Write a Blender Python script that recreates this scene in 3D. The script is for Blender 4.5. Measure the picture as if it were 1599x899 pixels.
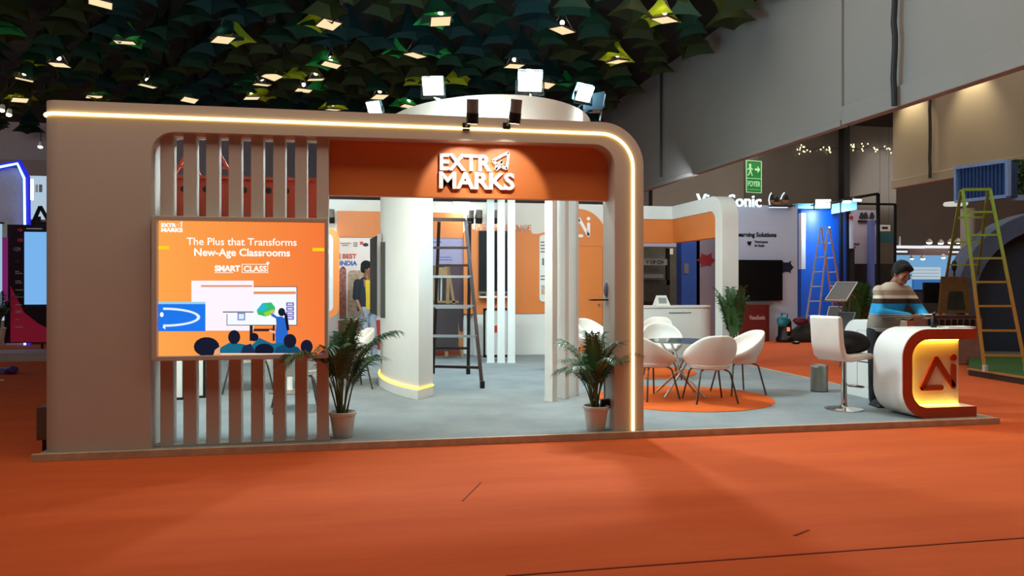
import bpy, math, random
from mathutils import Vector, Matrix, Euler
rnd = random.Random(7)
for o in list(bpy.data.objects): bpy.data.objects.remove(o)
S = bpy.context.scene
COL = S.collection
R = math.radians
# ------------------------------------------------------------------ camera
YAW = R(10.74); FPX = 1200.0; HY = 441.0; CU, CV, CZ = 2.72, -7.06, 1.5
cam = bpy.data.cameras.new('camera'); camo = bpy.data.objects.new('camera', cam); COL.objects.link(camo)
cam.sensor_width = 36; cam.lens = 36*FPX/1599; cam.shift_y = (HY-449.5)/1599; cam.clip_end = 200
camo.location = (CU, CV, CZ); camo.rotation_euler = (R(90), 0, -YAW)
S.camera = camo
# ------------------------------------------------------------------ light and exposure
S.view_settings.view_transform = 'Standard'; S.view_settings.look = 'None'
S.view_settings.exposure = 0.0; S.view_settings.gamma = 1
try: S.view_settings.use_curve_mapping = False
except Exception: pass
W = bpy.data.worlds.new('hall_ambient'); S.world = W; W.use_nodes = True
W.node_tree.nodes['Background'].inputs[0].default_value = (1.0, .84, .72, 1)
W.node_tree.nodes['Background'].inputs[1].default_value = .07
LK = .76
def light(kind, name, loc, target, energy, color, size=.3, sizey=None, angle=90, blend=.4):
    l = bpy.data.lights.new(name, kind); l.energy = energy*LK; l.color = color
    if kind == 'AREA':
        l.size = size
        if sizey: l.shape = 'RECTANGLE'; l.size_y = sizey
    elif kind == 'SPOT': l.spot_size = R(angle); l.spot_blend = blend; l.shadow_soft_size = size
    else: l.shadow_soft_size = size
    o = bpy.data.objects.new(name, l); COL.objects.link(o); o.location = loc
    d = Vector(target)-Vector(loc); o.rotation_euler = d.to_track_quat('-Z', 'Y').to_euler()
    return o
COOL = (.86, 1.0, .97); WARM = (1.0, .80, .60)
light('AREA', 'hall_fill', (4.5, -2.0, 6.9), (4.5, -2.0, 0), 640, (1, .86, .70), 18, 3)       # wide unseen fill standing for hall lamps over the aisle
light('AREA', 'hall_fill', (7.6, 3.0, 6.92), (7.6, 3.0, 0), 150, (1, .92, .84), 3.5, 6)        # added out-of-view fill brightening the stand and bulkhead
light('AREA', 'hall_fill', (13.2, 4, 6.9), (13.2, 4, 0), 330, (1, .90, .78), 5, 12)           # added out-of-view fill beyond the bulkhead
light('AREA', 'hall_fill', (14.5, 13.5, 6.9), (14.5, 17, 0), 700, (1, .90, .78), 7, 5)  # added fill to brighten the back wall of the hall
light('AREA', 'hall_fill', (28, 13, 6.9), (28, 22, 1.5), 900, (1, .86, .72), 10, 5)  # added fill for the dark brown wall at back right
light('AREA', 'hall_fill', (-17, 9, 6.9), (-11, 22, 3), 1500, (1, .89, .80), 5, 6)  # added fill, far off to the left, brightening the mauve wall
# unseen area fills added for floods inside the stand, without fixtures
light('AREA', 'stand_fill', (1.5, 1.25, 2.98), (.9, 2.6, .4), 120, COOL, .6, .3)
light('AREA', 'stand_fill', (3.6, 1.0, 2.98), (3.8, 6.0, .8), 75, COOL, .6, .3)
light('AREA', 'stand_fill', (4.4, 4.2, 3.3), (4.4, 4.2, 0), 100, COOL, 1.2, 2.2)
light('AREA', 'stand_fill', (6.6, 4.6, 3.55), (6.9, 8.0, .9), 90, COOL, .5, .3)
light('AREA', 'stand_fill', (2.0, 5.0, 3.4), (2.2, 8.0, 1.4), 90, COOL, .8, .4)
light('AREA', 'stand_fill', (9.7, 9.6, 3.85), (10.2, 11.4, 1.8), 70, (.72, .88, 1), 1.2, .3)   # added cool fill to brighten the neighbouring white stand, no lamp there
# ------------------------------------------------------------------ pixel -> place helpers (photo frame 1599 x 899)
ca, sa = math.cos(YAW), math.sin(YAW)
def ray(x, y):
    r = (x-799.5)/FPX
    return Vector((r*ca+sa, -r*sa+ca, (HY-y)/FPX))
C0 = Vector((CU, CV, CZ))
def Vp(x, y, v): d = ray(x, y); return C0+d*((v-CV)/d.y)
def Up(x, y, u): d = ray(x, y); return C0+d*((u-CU)/d.x)
def Zp(x, y, z=.06): d = ray(x, y); return C0+d*((z-CZ)/d.z)
def Dp(x, y, dep): return C0+ray(x, y)*dep
RIGHT = Vector((ca, -sa, 0)); AWAY = Vector((sa, ca, 0)); UP = Vector((0, 0, 1))
EU, EV = Vector((1, 0, 0)), Vector((0, 1, 0))
# ------------------------------------------------------------------ materials
def lin(c):
    c = c.lstrip('#'); v = [int(c[i:i+2], 16)/255 for i in (0, 2, 4)]
    return tuple(x/12.92 if x <= .04045 else ((x+.055)/1.055)**2.4 for x in v)
MATS = {}
def mat(name, col, rough=.6, metal=0, emit=0, ecol=None, var=.06, scale=12, bump=0, bscale=60, alpha=1, trans=0, spec=.5):
    if name in MATS: return MATS[name]
    m = bpy.data.materials.new(name); m.use_nodes = True; n = m.node_tree.nodes; L = m.node_tree.links
    b = n['Principled BSDF']; c = lin(col) if isinstance(col, str) else col
    b.inputs['Base Color'].default_value = (*c, 1); b.inputs['Roughness'].default_value = rough; b.inputs['Metallic'].default_value = metal
    b.inputs['Specular IOR Level'].default_value = spec
    if trans: b.inputs['Transmission Weight'].default_value = trans
    if alpha < 1: b.inputs['Alpha'].default_value = alpha
    if emit:
        b.inputs['Emission Color'].default_value = (*(lin(ecol) if isinstance(ecol, str) else (ecol or c)), 1); b.inputs['Emission Strength'].default_value = emit
    elif var:
        t = n.new('ShaderNodeTexCoord'); z = n.new('ShaderNodeTexNoise'); z.inputs['Scale'].default_value = scale; z.inputs['Detail'].default_value = 4
        r = n.new('ShaderNodeValToRGB'); r.color_ramp.elements[0].position = .3; r.color_ramp.elements[1].position = .7
        r.color_ramp.elements[0].color = (*[x*(1-var) for x in c], 1); r.color_ramp.elements[1].color = (*[min(1, x*(1+var)) for x in c], 1)
        L.new(t.outputs['Object'], z.inputs['Vector']); L.new(z.outputs['Fac'], r.inputs['Fac']); L.new(r.outputs['Color'], b.inputs['Base Color'])
    if bump:
        t = n.new('ShaderNodeTexCoord'); z = n.new('ShaderNodeTexNoise'); z.inputs['Scale'].default_value = bscale; z.inputs['Detail'].default_value = 3
        bp = n.new('ShaderNodeBump'); bp.inputs['Strength'].default_value = bump; bp.inputs['Distance'].default_value = .01
        L.new(t.outputs['Object'], z.inputs['Vector']); L.new(z.outputs['Fac'], bp.inputs['Height']); L.new(bp.outputs['Normal'], b.inputs['Normal'])
    MATS[name] = m; return m
def glow(name, col, s): return mat(name, '#000000', 1, emit=s, ecol=col, spec=0)
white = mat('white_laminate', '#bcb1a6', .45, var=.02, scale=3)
white2 = mat('white_wall_paint', '#dcdcd6', .6, var=.02, scale=3)
orange = mat('orange_vinyl', '#d67a38', .5, var=.03, scale=3)
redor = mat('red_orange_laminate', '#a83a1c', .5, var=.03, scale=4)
black = mat('black_metal', '#151515', .4, metal=.3)
darkp = mat('black_plastic', '#101114', .35)
chrome = mat('chrome', '#c9c9c9', .16, metal=1, var=0)
steel = mat('brushed_steel', '#9a968c', .35, metal=.9)
alu = mat('aluminium', '#b5b7ba', .35, metal=.8)
leather = mat('white_leather', '#e6e0d6', .42, var=.03, scale=6, bump=.05, bscale=140)
potm = mat('white_pot_plastic', '#d8d4cc', .4, var=.04)
soil = mat('dark_soil', '#2b2118', .95, bump=.5, bscale=80)
leafm = mat('palm_leaf', '#2f5526', .45, var=.3, scale=7)
stemm = mat('palm_stem', '#4a5a2a', .5, var=.2)
wood = mat('pale_wood_edge', '#b89c80', .6, var=.15, scale=9)
ledw = glow('warm_led', (1.0, .66, .22), 5.5)
ledy = glow('yellow_led', (1.0, .62, .05), 5)
# ------------------------------------------------------------------ mesh builder
class MB:
    def __init__(s): s.v = []; s.f = []; s.mi = []; s.cur = 0
    def m(s, i): s.cur = i; return s
    def add(s, vs, fs):
        k = len(s.v); s.v += [Vector(p) for p in vs]
        for f in fs: s.f.append([k+i for i in f]); s.mi.append(s.cur)
        return s
    def hexa(s, p):   # 8 points: bottom 4 (ccw), top 4
        return s.add(p, [(3, 2, 1, 0), (4, 5, 6, 7), (0, 1, 5, 4), (1, 2, 6, 5), (2, 3, 7, 6), (3, 0, 4, 7)])
    def box(s, c, d, ax=EU, ay=EV, az=UP):
        c = Vector(c); a, b, e = ax*d[0]/2, ay*d[1]/2, az*d[2]/2
        return s.hexa([c-a-b-e, c+a-b-e, c+a+b-e, c-a+b-e, c-a-b+e, c+a-b+e, c+a+b+e, c-a+b+e])
    def bb(s, a, b):   # axis-aligned box between corners
        x0, y0, z0 = [min(a[i], b[i]) for i in range(3)]; x1, y1, z1 = [max(a[i], b[i]) for i in range(3)]
        return s.hexa([(x0, y0, z0), (x1, y0, z0), (x1, y1, z0), (x0, y1, z0), (x0, y0, z1), (x1, y0, z1), (x1, y1, z1), (x0, y1, z1)])
    def bar(s, p, q, w, h=None, side=None):
        p, q = Vector(p), Vector(q); d = (q-p); L = d.length; d.normalize(); h = h or w
        sd = Vector(side) if side else (d.cross(UP) if abs(d.z) < .95 else d.cross(EV))
        sd = (sd-d*sd.dot(d)).normalized(); t = d.cross(sd)
        return s.box((p+q)/2, (L, w, h), d, sd, t)
    def tube(s, pts, r, n=10, cap=True, closed=False):
        pts = [Vector(p) for p in pts]; rs = r if isinstance(r, (list, tuple)) else [r]*len(pts)
        N = len(pts); k = len(s.v); prev = None
        for i in range(N):
            a = pts[(i-1) % N] if (i > 0 or closed) else pts[i]; b = pts[(i+1) % N] if (i < N-1 or closed) else pts[i]
            d = (b-a).normalized()
            if prev is None: sd = d.cross(UP) if abs(d.z) < .95 else d.cross(EV)
            else: sd = prev-d*prev.dot(d)
            sd.normalize(); prev = sd; t = d.cross(sd)
            for j in range(n):
                an = 2*math.pi*j/n; s.v.append(pts[i]+(sd*math.cos(an)+t*math.sin(an))*rs[i])
        for i in range(N if closed else N-1):
            for j in range(n):
                i2 = (i+1) % N
                s.f.append([k+i*n+j, k+i*n+(j+1) % n, k+i2*n+(j+1) % n, k+i2*n+j]); s.mi.append(s.cur)
        if cap and not closed:
            s.f.append([k+j for j in range(n)][::-1]); s.mi.append(s.cur); s.f.append([k+(N-1)*n+j for j in range(n)]); s.mi.append(s.cur)
        return s
    def cyl(s, p, q, r, r2=None, n=20): return s.tube([p, q], [r, r2 if r2 is not None else r], n)
    def lathe(s, prof, c=(0, 0, 0), n=28, caps=True):
        c = Vector(c); k = len(s.v); N = len(prof)
        for (r, z) in prof:
            for j in range(n):
                a = 2*math.pi*j/n; s.v.append(c+Vector((r*math.cos(a), r*math.sin(a), z)))
        for i in range(N-1):
            for j in range(n): s.f.append([k+i*n+j, k+i*n+(j+1) % n, k+(i+1)*n+(j+1) % n, k+(i+1)*n+j]); s.mi.append(s.cur)
        if caps:
            s.f.append([k+j for j in range(n)][::-1]); s.mi.append(s.cur); s.f.append([k+(N-1)*n+j for j in range(n)]); s.mi.append(s.cur)
        return s
    def prism(s, pts, o, ax, ay, ext):   # 2-D outline in plane (ax, ay) at o, extruded by vector ext
        o = Vector(o); ext = Vector(ext); n = len(pts)
        a = [o+ax*p[0]+ay*p[1] for p in pts]; b = [p+ext for p in a]
        return s.add(a+b, [tuple(range(n)), tuple(range(2*n-1, n-1, -1))]+[(i, i+n, (i+1) % n+n, (i+1) % n) for i in range(n)])
    def flat(s, pts, o, ax, ay):
        o = Vector(o); return s.add([o+ax*p[0]+ay*p[1] for p in pts], [tuple(range(len(pts)))])
    def ell(s, c, r, n=16, m=10, rot=None):
        c = Vector(c); k = len(s.v)
        for i in range(m+1):
            th = math.pi*i/m
            for j in range(n):
                ph = 2*math.pi*j/n; p = Vector((r[0]*math.sin(th)*math.cos(ph), r[1]*math.sin(th)*math.sin(ph), r[2]*math.cos(th)))
                s.v.append(c+(rot @ p if rot else p))
        for i in range(m):
            for j in range(n): s.f.append([k+i*n+j, k+(i+1)*n+j, k+(i+1)*n+(j+1) % n, k+i*n+(j+1) % n]); s.mi.append(s.cur)
        return s
    def limb(s, pts, rs, n=12):   # tapered rounded chain
        pts = [Vector(p) for p in pts]
        s.tube(pts, list(rs), n)
        for p, r in zip(pts, rs): s.ell(p, (r, r, r), n, 8)
        return s
    def loft(s, rings, n=20, ax=EU, ay=EV):   # rings: (centre, rx, ry)
        k = len(s.v)
        for c, rx, ry in rings:
            c = Vector(c)
            for j in range(n):
                a = 2*math.pi*j/n; s.v.append(c+ax*rx*math.cos(a)+ay*ry*math.sin(a))
        N = len(rings)
        for i in range(N-1):
            for j in range(n): s.f.append([k+i*n+j, k+i*n+(j+1) % n, k+(i+1)*n+(j+1) % n, k+(i+1)*n+j]); s.mi.append(s.cur)
        s.f.append([k+j for j in range(n)][::-1]); s.mi.append(s.cur); s.f.append([k+(N-1)*n+j for j in range(n)]); s.mi.append(s.cur)
        return s
    def build(s, name, m, parent=None, world=True, smooth=False, bevel=0, seg=2, remesh=0, subsurf=0, solid=0):
        off = Vector((0, 0, 0)); P = parent
        if world:
            while P is not None: off += P.location; P = P.parent
        me = bpy.data.meshes.new(name); me.from_pydata([tuple(p-off) for p in s.v], [], s.f)
        for q in (m if isinstance(m, (list, tuple)) else [m]): me.materials.append(q)
        me.polygons.foreach_set('material_index', s.mi)
        import bmesh
        b = bmesh.new(); b.from_mesh(me); bmesh.ops.recalc_face_normals(b, faces=b.faces); b.to_mesh(me); b.free()
        if smooth:
            me.polygons.foreach_set('use_smooth', [True]*len(me.polygons))
            if not remesh: me.set_sharp_from_angle(angle=R(40))
        me.update()
        o = bpy.data.objects.new(name, me); COL.objects.link(o); o.parent = parent
        if solid: x = o.modifiers.new('solid', 'SOLIDIFY'); x.thickness = solid; x.offset = -1
        if remesh:
            x = o.modifiers.new('remesh', 'REMESH'); x.mode = 'VOXEL'; x.voxel_size = remesh; x.use_smooth_shade = True
            x = o.modifiers.new('smooth', 'SMOOTH'); x.iterations = 4; x.factor = .5
        if bevel: x = o.modifiers.new('bevel', 'BEVEL'); x.width = bevel; x.segments = seg; x.limit_method = 'ANGLE'; x.angle_limit = R(40)
        if subsurf: x = o.modifiers.new('sub', 'SUBSURF'); x.levels = subsurf; x.render_levels = subsurf
        return o
def thing(name, label, cat, loc=(0, 0, 0), rz=0, group=None):
    o = bpy.data.objects.new(name, None); COL.objects.link(o); o.location = loc; o.rotation_euler = (0, 0, rz); o.empty_display_size = .1
    o['label'] = label; o['category'] = cat
    if group: o['group'] = group
    return o
def tag(o, label, cat, group=None):
    o['label'] = label; o['category'] = cat
    if group: o['group'] = group
    return o
def struct(o): o['kind'] = 'structure'; return o
def dup(root, loc, rz=0, label=None, group=None):
    r = root.copy(); COL.objects.link(r); r.location = loc; r.rotation_euler = (0, 0, rz)
    if label: r['label'] = label
    if group: r['group'] = group
    def rec(a, b):
        for ch in list(a.children):
            c = ch.copy(); COL.objects.link(c); c.parent = b; rec(ch, c)
    rec(root, r); return r
def arc(cx, cy, r, a0, a1, n=10, ry=None):
    ry = ry or r
    return [(cx+r*math.cos(R(a0+(a1-a0)*i/n)), cy+ry*math.sin(R(a0+(a1-a0)*i/n))) for i in range(n+1)]
def rrect(x0, y0, x1, y1, r, n=6):
    return arc(x1-r, y0+r, r, -90, 0, n)+arc(x1-r, y1-r, r, 0, 90, n)+arc(x0+r, y1-r, r, 90, 180, n)+arc(x0+r, y0+r, r, 180, 270, n)
def text(name, s, m, parent, o, ax, ay, size, ext=.004, width=None, bold=0, align='LEFT', world=True, nrm=None, kern=1.0):
    cu = bpy.data.curves.new('t', 'FONT'); cu.body = s; cu.size = size; cu.offset = bold*size; cu.align_x = align; cu.extrude = ext/2; cu.resolution_u = 3; cu.space_character = kern
    t = bpy.data.objects.new('t', cu); me = bpy.data.meshes.new_from_object(t)
    xs = [v.co.x for v in me.vertices] or [0, 1]; k = 1
    if width: k = width/max(1e-6, max(xs)-min(xs))
    nr = nrm or Vector(ax).cross(Vector(ay)).normalized()
    mb = MB(); o = Vector(o)
    mb.add([o+ax*(v.co.x*k)+ay*v.co.y+nr*v.co.z for v in me.vertices], [tuple(p.vertices) for p in me.polygons])
    bpy.data.objects.remove(t); bpy.data.curves.remove(cu); bpy.data.meshes.remove(me)
    return mb.build(name, m, parent, world)
# ================================================================== THE SETTING
carpet = bpy.data.materials.new('red_orange_carpet'); carpet.use_nodes = True
def carpet_nodes(m, c0, c1, bumpy=.25, stretch=(.25, 1.6, 1)):
    n = m.node_tree.nodes; L = m.node_tree.links; b = n['Principled BSDF']; b.inputs['Roughness'].default_value = .9; b.inputs['Specular IOR Level'].default_value = .15
    t = n.new('ShaderNodeTexCoord'); mp = n.new('ShaderNodeMapping'); mp.inputs['Scale'].default_value = stretch
    z = n.new('ShaderNodeTexNoise'); z.inputs['Scale'].default_value = 2.2; z.inputs['Detail'].default_value = 7; z.inputs['Roughness'].default_value = .65
    r = n.new('ShaderNodeValToRGB'); r.color_ramp.elements[0].position = .35; r.color_ramp.elements[1].position = .68
    r.color_ramp.elements[0].color = (*lin(c0), 1); r.color_ramp.elements[1].color = (*lin(c1), 1)
    f = n.new('ShaderNodeTexNoise'); f.inputs['Scale'].default_value = 160; bp = n.new('ShaderNodeBump'); bp.inputs['Strength'].default_value = bumpy; bp.inputs['Distance'].default_value = .006
    L.new(t.outputs['Object'], mp.inputs[0]); L.new(mp.outputs[0], z.inputs['Vector']); L.new(z.outputs['Fac'], r.inputs[0]); L.new(r.outputs[0], b.inputs['Base Color'])
    L.new(t.outputs['Object'], f.inputs['Vector']); L.new(f.outputs['Fac'], bp.inputs['Height']); L.new(bp.outputs[0], b.inputs['Normal'])
carpet_nodes(carpet, '#bc5228', '#c85c2e')
greyc = bpy.data.materials.new('grey_carpet'); greyc.use_nodes = True
carpet_nodes(greyc, '#7f8688', '#8f9698', .2, (.8, .8, 1))
struct(MB().bb((-40, -16, -.2), (45, 30, 0)).build('floor', carpet))
ceilm = mat('dark_ceiling', '#1b201c', .9, var=.2, scale=2)
struct(MB().bb((-40, -16, 7), (45, 30, 7.2)).build('ceiling', ceilm))
bulk = mat('grey_bulkhead_paint', '#8f877e', .75, var=.04, scale=.6)
beige = mat('beige_wall', '#8f826c', .7, var=.05, scale=.8)
dkwall = mat('dark_brown_wall', '#54483f', .7, var=.08, scale=.8)
gwall = mat('grey_brown_wall', '#6a635a', .7, var=.06, scale=.8)
# long hanging bulkhead to the right of the aisle, its lower edge about 4 m up
b = MB()
b.bb((10.2, 6.9-16, 4.04), (10.3, 3.98, 7)); b.bb((10.2, 4.05, 4.04), (10.3, 17.25, 7))
struct(b.build('wall_right_upper', bulk))
b = MB(); b.bb((10.15, -9, 4.0), (10.32, 3.98, 4.30)); b.bb((10.17, 4.05, 4.0), (10.32, 17.25, 4.1))
struct(b.build('trim_1', bulk, bevel=.01))
b = MB(); b.bb((16, -8, 4.0), (16.1, 10.5, 7)); b.bb((15.95, -8, 3.9), (16.12, 10.5, 4.12))
struct(b.build('wall_far_right', beige, bevel=.01))
struct(MB().bb((15.6, 10.52, 0), (16.6, 10.9, 4)).build('wall_right_pier', gwall)) if False else None
bk = MB(); bk.bb((3.2, 17.25, 0), (11.0, 17.6, 7)); bk.bb((12.1, 17.25, 0), (15.4, 17.6, 7)); bk.bb((11.0, 17.25, 5.0), (12.1, 17.6, 7))
bk.bb((10.9, 18.6, 0), (12.2, 18.7, 5))
struct(bk.build('wall_back', gwall))
gl = mat('dark_glossy_panel', '#57514a', .18, var=.04, scale=1)
struct(MB().bb((15.4, 17.2, 0), (21.2, 17.5, 7)).build('wall_back_glossy', gl))
struct(MB().bb((21, 22, 0), (45, 22.3, 7)).build('wall_back_right', dkwall))
struct(MB().bb((3, 17.6, 0), (3.2, 24, 7)).build('wall_return', gwall))
lw = mat('mauve_grey_wall', '#8d828a', .7, var=.05)
struct(MB().bb((-40, 22, 0), (3.2, 22.3, 7)).build('wall_left', lw))
struct(MB().bb((-14.3, 21.2, 3.55), (-7.5, 22, 5.6)).build('trim_2', mat('mauve_soffit', '#76686a', .7)))
# dark column between the glossy panels
p = Vp(1317, 300, 17.0)
struct(MB().bb((p.x-.11, 16.8, 0), (p.x+.11, 17.1, 6.9)).build('trim_3', black))
# dark seams / cables down the bulkheads
cabm = mat('black_cable', '#1a1715', .6)
def cable(x, y0, y1, u, r, label, n=9, wob=.02):
    a, c = Up(x, y0, u), Up(x, y1, u)
    pts = [a.lerp(c, i/n)+Vector((0, rnd.uniform(-wob, wob), 0)) for i in range(n+1)]
    return tag(MB().tube(pts, r, 8).build('hanging_cable', cabm, smooth=True), label, 'cable')
cable(1032, 107, 276, 10.12, .03, 'thin dark cable running down the grey bulkhead right of the stand', wob=.008)
cable(1396.5, -30, 165, 10.08, .04, 'thick black cable hanging over the step in the grey bulkhead at top right')
cable(1452, 140, 278, 15.9, .035, 'thin dark cable on the beige wall behind the green ladder', wob=.012)
# carpet seams and scratches
sm = mat('carpet_seam', '#7a2a10', .95)
s0, s1 = Zp(790, 899, .001), Zp(1620, 838, .001)
tag(MB().bar(s0+Vector((0, 0, .001)), s1+Vector((0, 0, .001)), .014, .003).build('carpet_seam', sm), 'long dark seam across the red carpet in the right foreground', 'seam')
tag(MB().bar(Zp(722, 782, .002), Zp(751, 753, .002), .012, .003).build('carpet_scratch', sm), 'short dark scratch on the red carpet in front of the stand opening', 'scratch')
tag(MB().bar(Zp(1240, 836, .002), Zp(1263, 827, .002), .014, .003).build('carpet_scratch', sm), 'short dark scuff on the red carpet at lower right', 'scratch')
# FOYER exit sign
grn = mat('sign_green', '#1f7a3a', .4, emit=.25, ecol='#1f7a3a'); sgw = mat('sign_pale_green', '#a8e0a8', .4, emit=.3, ecol='#a8e0a8')
q = Dp(1176.5, 276, 21.0); ax = (RIGHT*.93+AWAY*.36*1).normalized(); ax = (RIGHT*.93-AWAY*-.37).normalized()
fs = thing('exit_sign', 'hanging green FOYER exit sign with running figure and arrow', 'sign', q-UP*.44)
w, h = .50, .86
MB().box(q, (w, .03, h), ax, ax.cross(UP), UP).build('board', grn, fs, bevel=.004)
n = -ax.cross(UP) if (-ax.cross(UP)).dot(C0-q) > 0 else ax.cross(UP)
o = q+n*.02
fr = MB()
for a, c in [((-w/2, -h/2), (w/2, -h/2)), ((-w/2, h/2), (w/2, h/2)), ((-w/2, -h/2), (-w/2, h/2)), ((w/2, -h/2), (w/2, h/2)), ((-w/2, -.05), (w/2, -.05))]:
    fr.bar(o+ax*a[0]+UP*a[1], o+ax*c[0]+UP*c[1], .018, .018)
fr.build('border', sgw, fs)
ar = MB(); ar.prism([(.03, .17), (.12, .17), (.12, .1), (.21, .2), (.12, .3), (.12, .23), (.03, .23)], o, ax, UP, n*.006).build('arrow', sgw, fs)
rm = MB(); rm.prism(arc(-.13, .31, .04, 0, 350, 10), o, ax, UP, n*.006); rm.bar(o+ax*-.13+UP*.27, o+ax*-.12+UP*.14, .06, .02)
rm.bar(o+ax*-.12+UP*.15, o+ax*-.2+UP*.02, .04, .02); rm.bar(o+ax*-.12+UP*.15, o+ax*-.06+UP*.02, .04, .02); rm.bar(o+ax*-.13+UP*.25, o+ax*-.04+UP*.19, .03, .02); rm.bar(o+ax*-.13+UP*.25, o+ax*-.22+UP*.18, .03, .02)
rm.build('running_figure', sgw, fs)
text('lettering', 'FOYER', sgw, fs, o+ax*-.21+UP*-.26, ax, UP, .2, .006, .42, .02, nrm=n)
MB().bar(o+ax*-.2+UP*-.36, o+ax*.2+UP*-.36, .05, .006).build('small_print', sgw, fs)
MB().bar(q+UP*h/2-ax*.2, q+UP*(h/2+5.3)-ax*.2, .006).bar(q+UP*h/2+ax*.2, q+UP*(h/2+5.3)+ax*.2, .006).build('hanging_wire', black, fs)

# ================================================================== THE STAND: deck
PZ = .06
deck = thing('stand_deck', 'low grey-carpeted exhibition deck with pale wooden edge strips', 'platform', (0, 0, 0))
MB().bb((0, .015, .001), (9.3, 8.4, PZ-.006)).build('deck_base', wood, deck)
MB().bb((.02, .03, PZ-.006), (9.27, 8.4, PZ)).build('deck_carpet', greyc, deck)
e = MB(); e.bb((-.03, -.012, .0), (9.33, .03, PZ+.004)); e.bb((9.27, .03, 0), (9.31, 8.4, PZ+.004)); e.build('edge_strip', wood, deck, bevel=.003)
# round orange carpet patches under the tables
orc = bpy.data.materials.new('orange_carpet'); orc.use_nodes = True; carpet_nodes(orc, '#c4561f', '#d4652a', .2)
def disc(c, r, label): return tag(MB().lathe([(r, .0), (r, .006), (r-.006, .008)], (c[0], c[1], PZ), 64).build('round_carpet', orc), label, 'carpet')
disc((6.62, 1.98), 1.08, 'round orange carpet under the glass table right of the portal column')
disc((7.0, 4.75), .95, 'round orange carpet further back beneath the white chairs by the orange door')

# ================================================================== white portal with light strip
pr = thing('front_portal', 'large white front portal with rounded corners and glowing strip', 'portal', (2.7, .2, PZ))
V0, V1 = .05, .42
r = .42
out = [(.15, PZ), (.15, 3.045)]+arc(5.372-r, 3.045-r, r, 90, 0, 14)+[(5.372, PZ), (5.079, PZ)]+arc(5.079-.2, 2.83-.2, .2, 0, 90, 8)+arc(.887+.2, 2.81-.2, .2, 90, 180, 8)+[(.887, PZ)]
mb = MB(); mb.prism(out, (0, V0, 0), EU, UP, EV*(V1-V0))
q = [(.15, V0)]+arc(.15, V0+.12, .12, 270, 180, 8)+arc(.15, V1-.12, .12, 180, 90, 8)+[(.15, V1)]
mb.prism(q[1:], (0, 0, PZ), EU, EV, UP*(3.045-PZ))
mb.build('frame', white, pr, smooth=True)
path = [Vector((.03, V1-.15, 2.93)), Vector((.03, V0+.12, 2.93))]
path += [Vector((x-.003, y-.006, 2.93)) for x, y in arc(.15, V0+.12, .125, 180, 270, 6)]
path += [Vector((x, V0-.008, z)) for x, z in [(.6, 2.931), (1.5, 2.932), (3.0, 2.932), (4.2, 2.932)]+arc(5.262-.32, 2.932-.32, .32, 90, 0, 12)+[(5.262, 1.5), (5.262, PZ+.005)]]
MB().tube(path, .014, 6).build('light_strip', ledw, pr)
# vertical slats
ss = thing('slat_screen', 'row of eight white vertical slats in the left of the portal', 'screen', (1.66, .17, PZ))
for i in range(8):
    x = .948+i*.190
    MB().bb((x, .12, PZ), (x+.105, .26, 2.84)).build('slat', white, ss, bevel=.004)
MB().bb((.89, .135, PZ), (2.40, .25, PZ+.014)).build('bottom_rail', white, ss, bevel=.003)
MB().bb((.895, .13, 2.79), (2.38, .25, 2.828)).build('top_rail', white2, ss)
# ------------------------------------------------------------------ video wall
vw = thing('video_wall', 'square white-framed screen showing an orange classroom advertisement', 'screen', (1.65, .06, .84))
x0, x1, z0, z1 = .957, 2.355, .866, 2.035
fr = MB(); y0, y1 = -.03, .12
fr.bb((.914, y0, .826), (x0, y1, 2.072)).bb((x1, y0, .826), (2.386, y1, 2.072)).bb((x0, y0, z1), (x1, y1, 2.072)).bb((x0, y0, .826), (x1, y1, z0)).bb((x0, .06, z0), (x1, y1, z1))
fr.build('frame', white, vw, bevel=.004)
# the glowing picture: orange, a little paler at its left edge
pm = bpy.data.materials.new('screen_orange'); pm.use_nodes = True; nn = pm.node_tree.nodes; bb_ = nn['Principled BSDF']
bb_.inputs['Base Color'].default_value = (0, 0, 0, 1); bb_.inputs['Roughness'].default_value = .4; bb_.inputs['Specular IOR Level'].default_value = .1
g = nn.new('ShaderNodeTexCoord'); sx = nn.new('ShaderNodeSeparateXYZ'); rp = nn.new('ShaderNodeValToRGB'); mp = nn.new('ShaderNodeMapRange')
mp.inputs[1].default_value = -.7; mp.inputs[2].default_value = .7
rp.color_ramp.elements[0].color = (*lin('#ffa850'), 1); rp.color_ramp.elements[1].color = (*lin('#f77a3c'), 1)
pm.node_tree.links.new(g.outputs['Object'], sx.inputs[0]); pm.node_tree.links.new(sx.outputs['X'], mp.inputs[0]); pm.node_tree.links.new(mp.outputs[0], rp.inputs[0]); pm.node_tree.links.new(rp.outputs[0], bb_.inputs['Emission Color']); bb_.inputs['Emission Strength'].default_value = 1.0
MB().bb((x0, .035, z0), (x1, .06, z1)).build('display', pm, vw)
sw, sh = x1-x0, z1-z0
def scr(px, py):   # photo pixel inside the screen -> (u, z)
    p = Vp(px, py, .035); return p.x, p.z
lay = [0]
pic = MB(); PM = []
def shape(pts, col, dz=None):
    lay[0] += 1; m = glow('screen_'+col[1:], col, 1.0)
    if m not in PM: PM.append(m)
    pic.m(PM.index(m)); y = .0345-lay[0]*.00025
    uv = [scr(*p) for p in pts]
    pic.prism(uv, (0, y, 0), EU, UP, EV*.00015)
def rect(a, b, c, d, col): shape([(a, b), (c, b), (c, d), (a, d)], col)
def blob(cx, cy, rx, ry, col, n=18, a0=0): shape([(cx+rx*math.cos(2*math.pi*i/n), cy+ry*math.sin(2*math.pi*i/n)) for i in range(n)], col)
rect(246.5, 384, 264, 389, '#ffd420'); rect(488, 387, 506.5, 392, '#ffd420')
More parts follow.
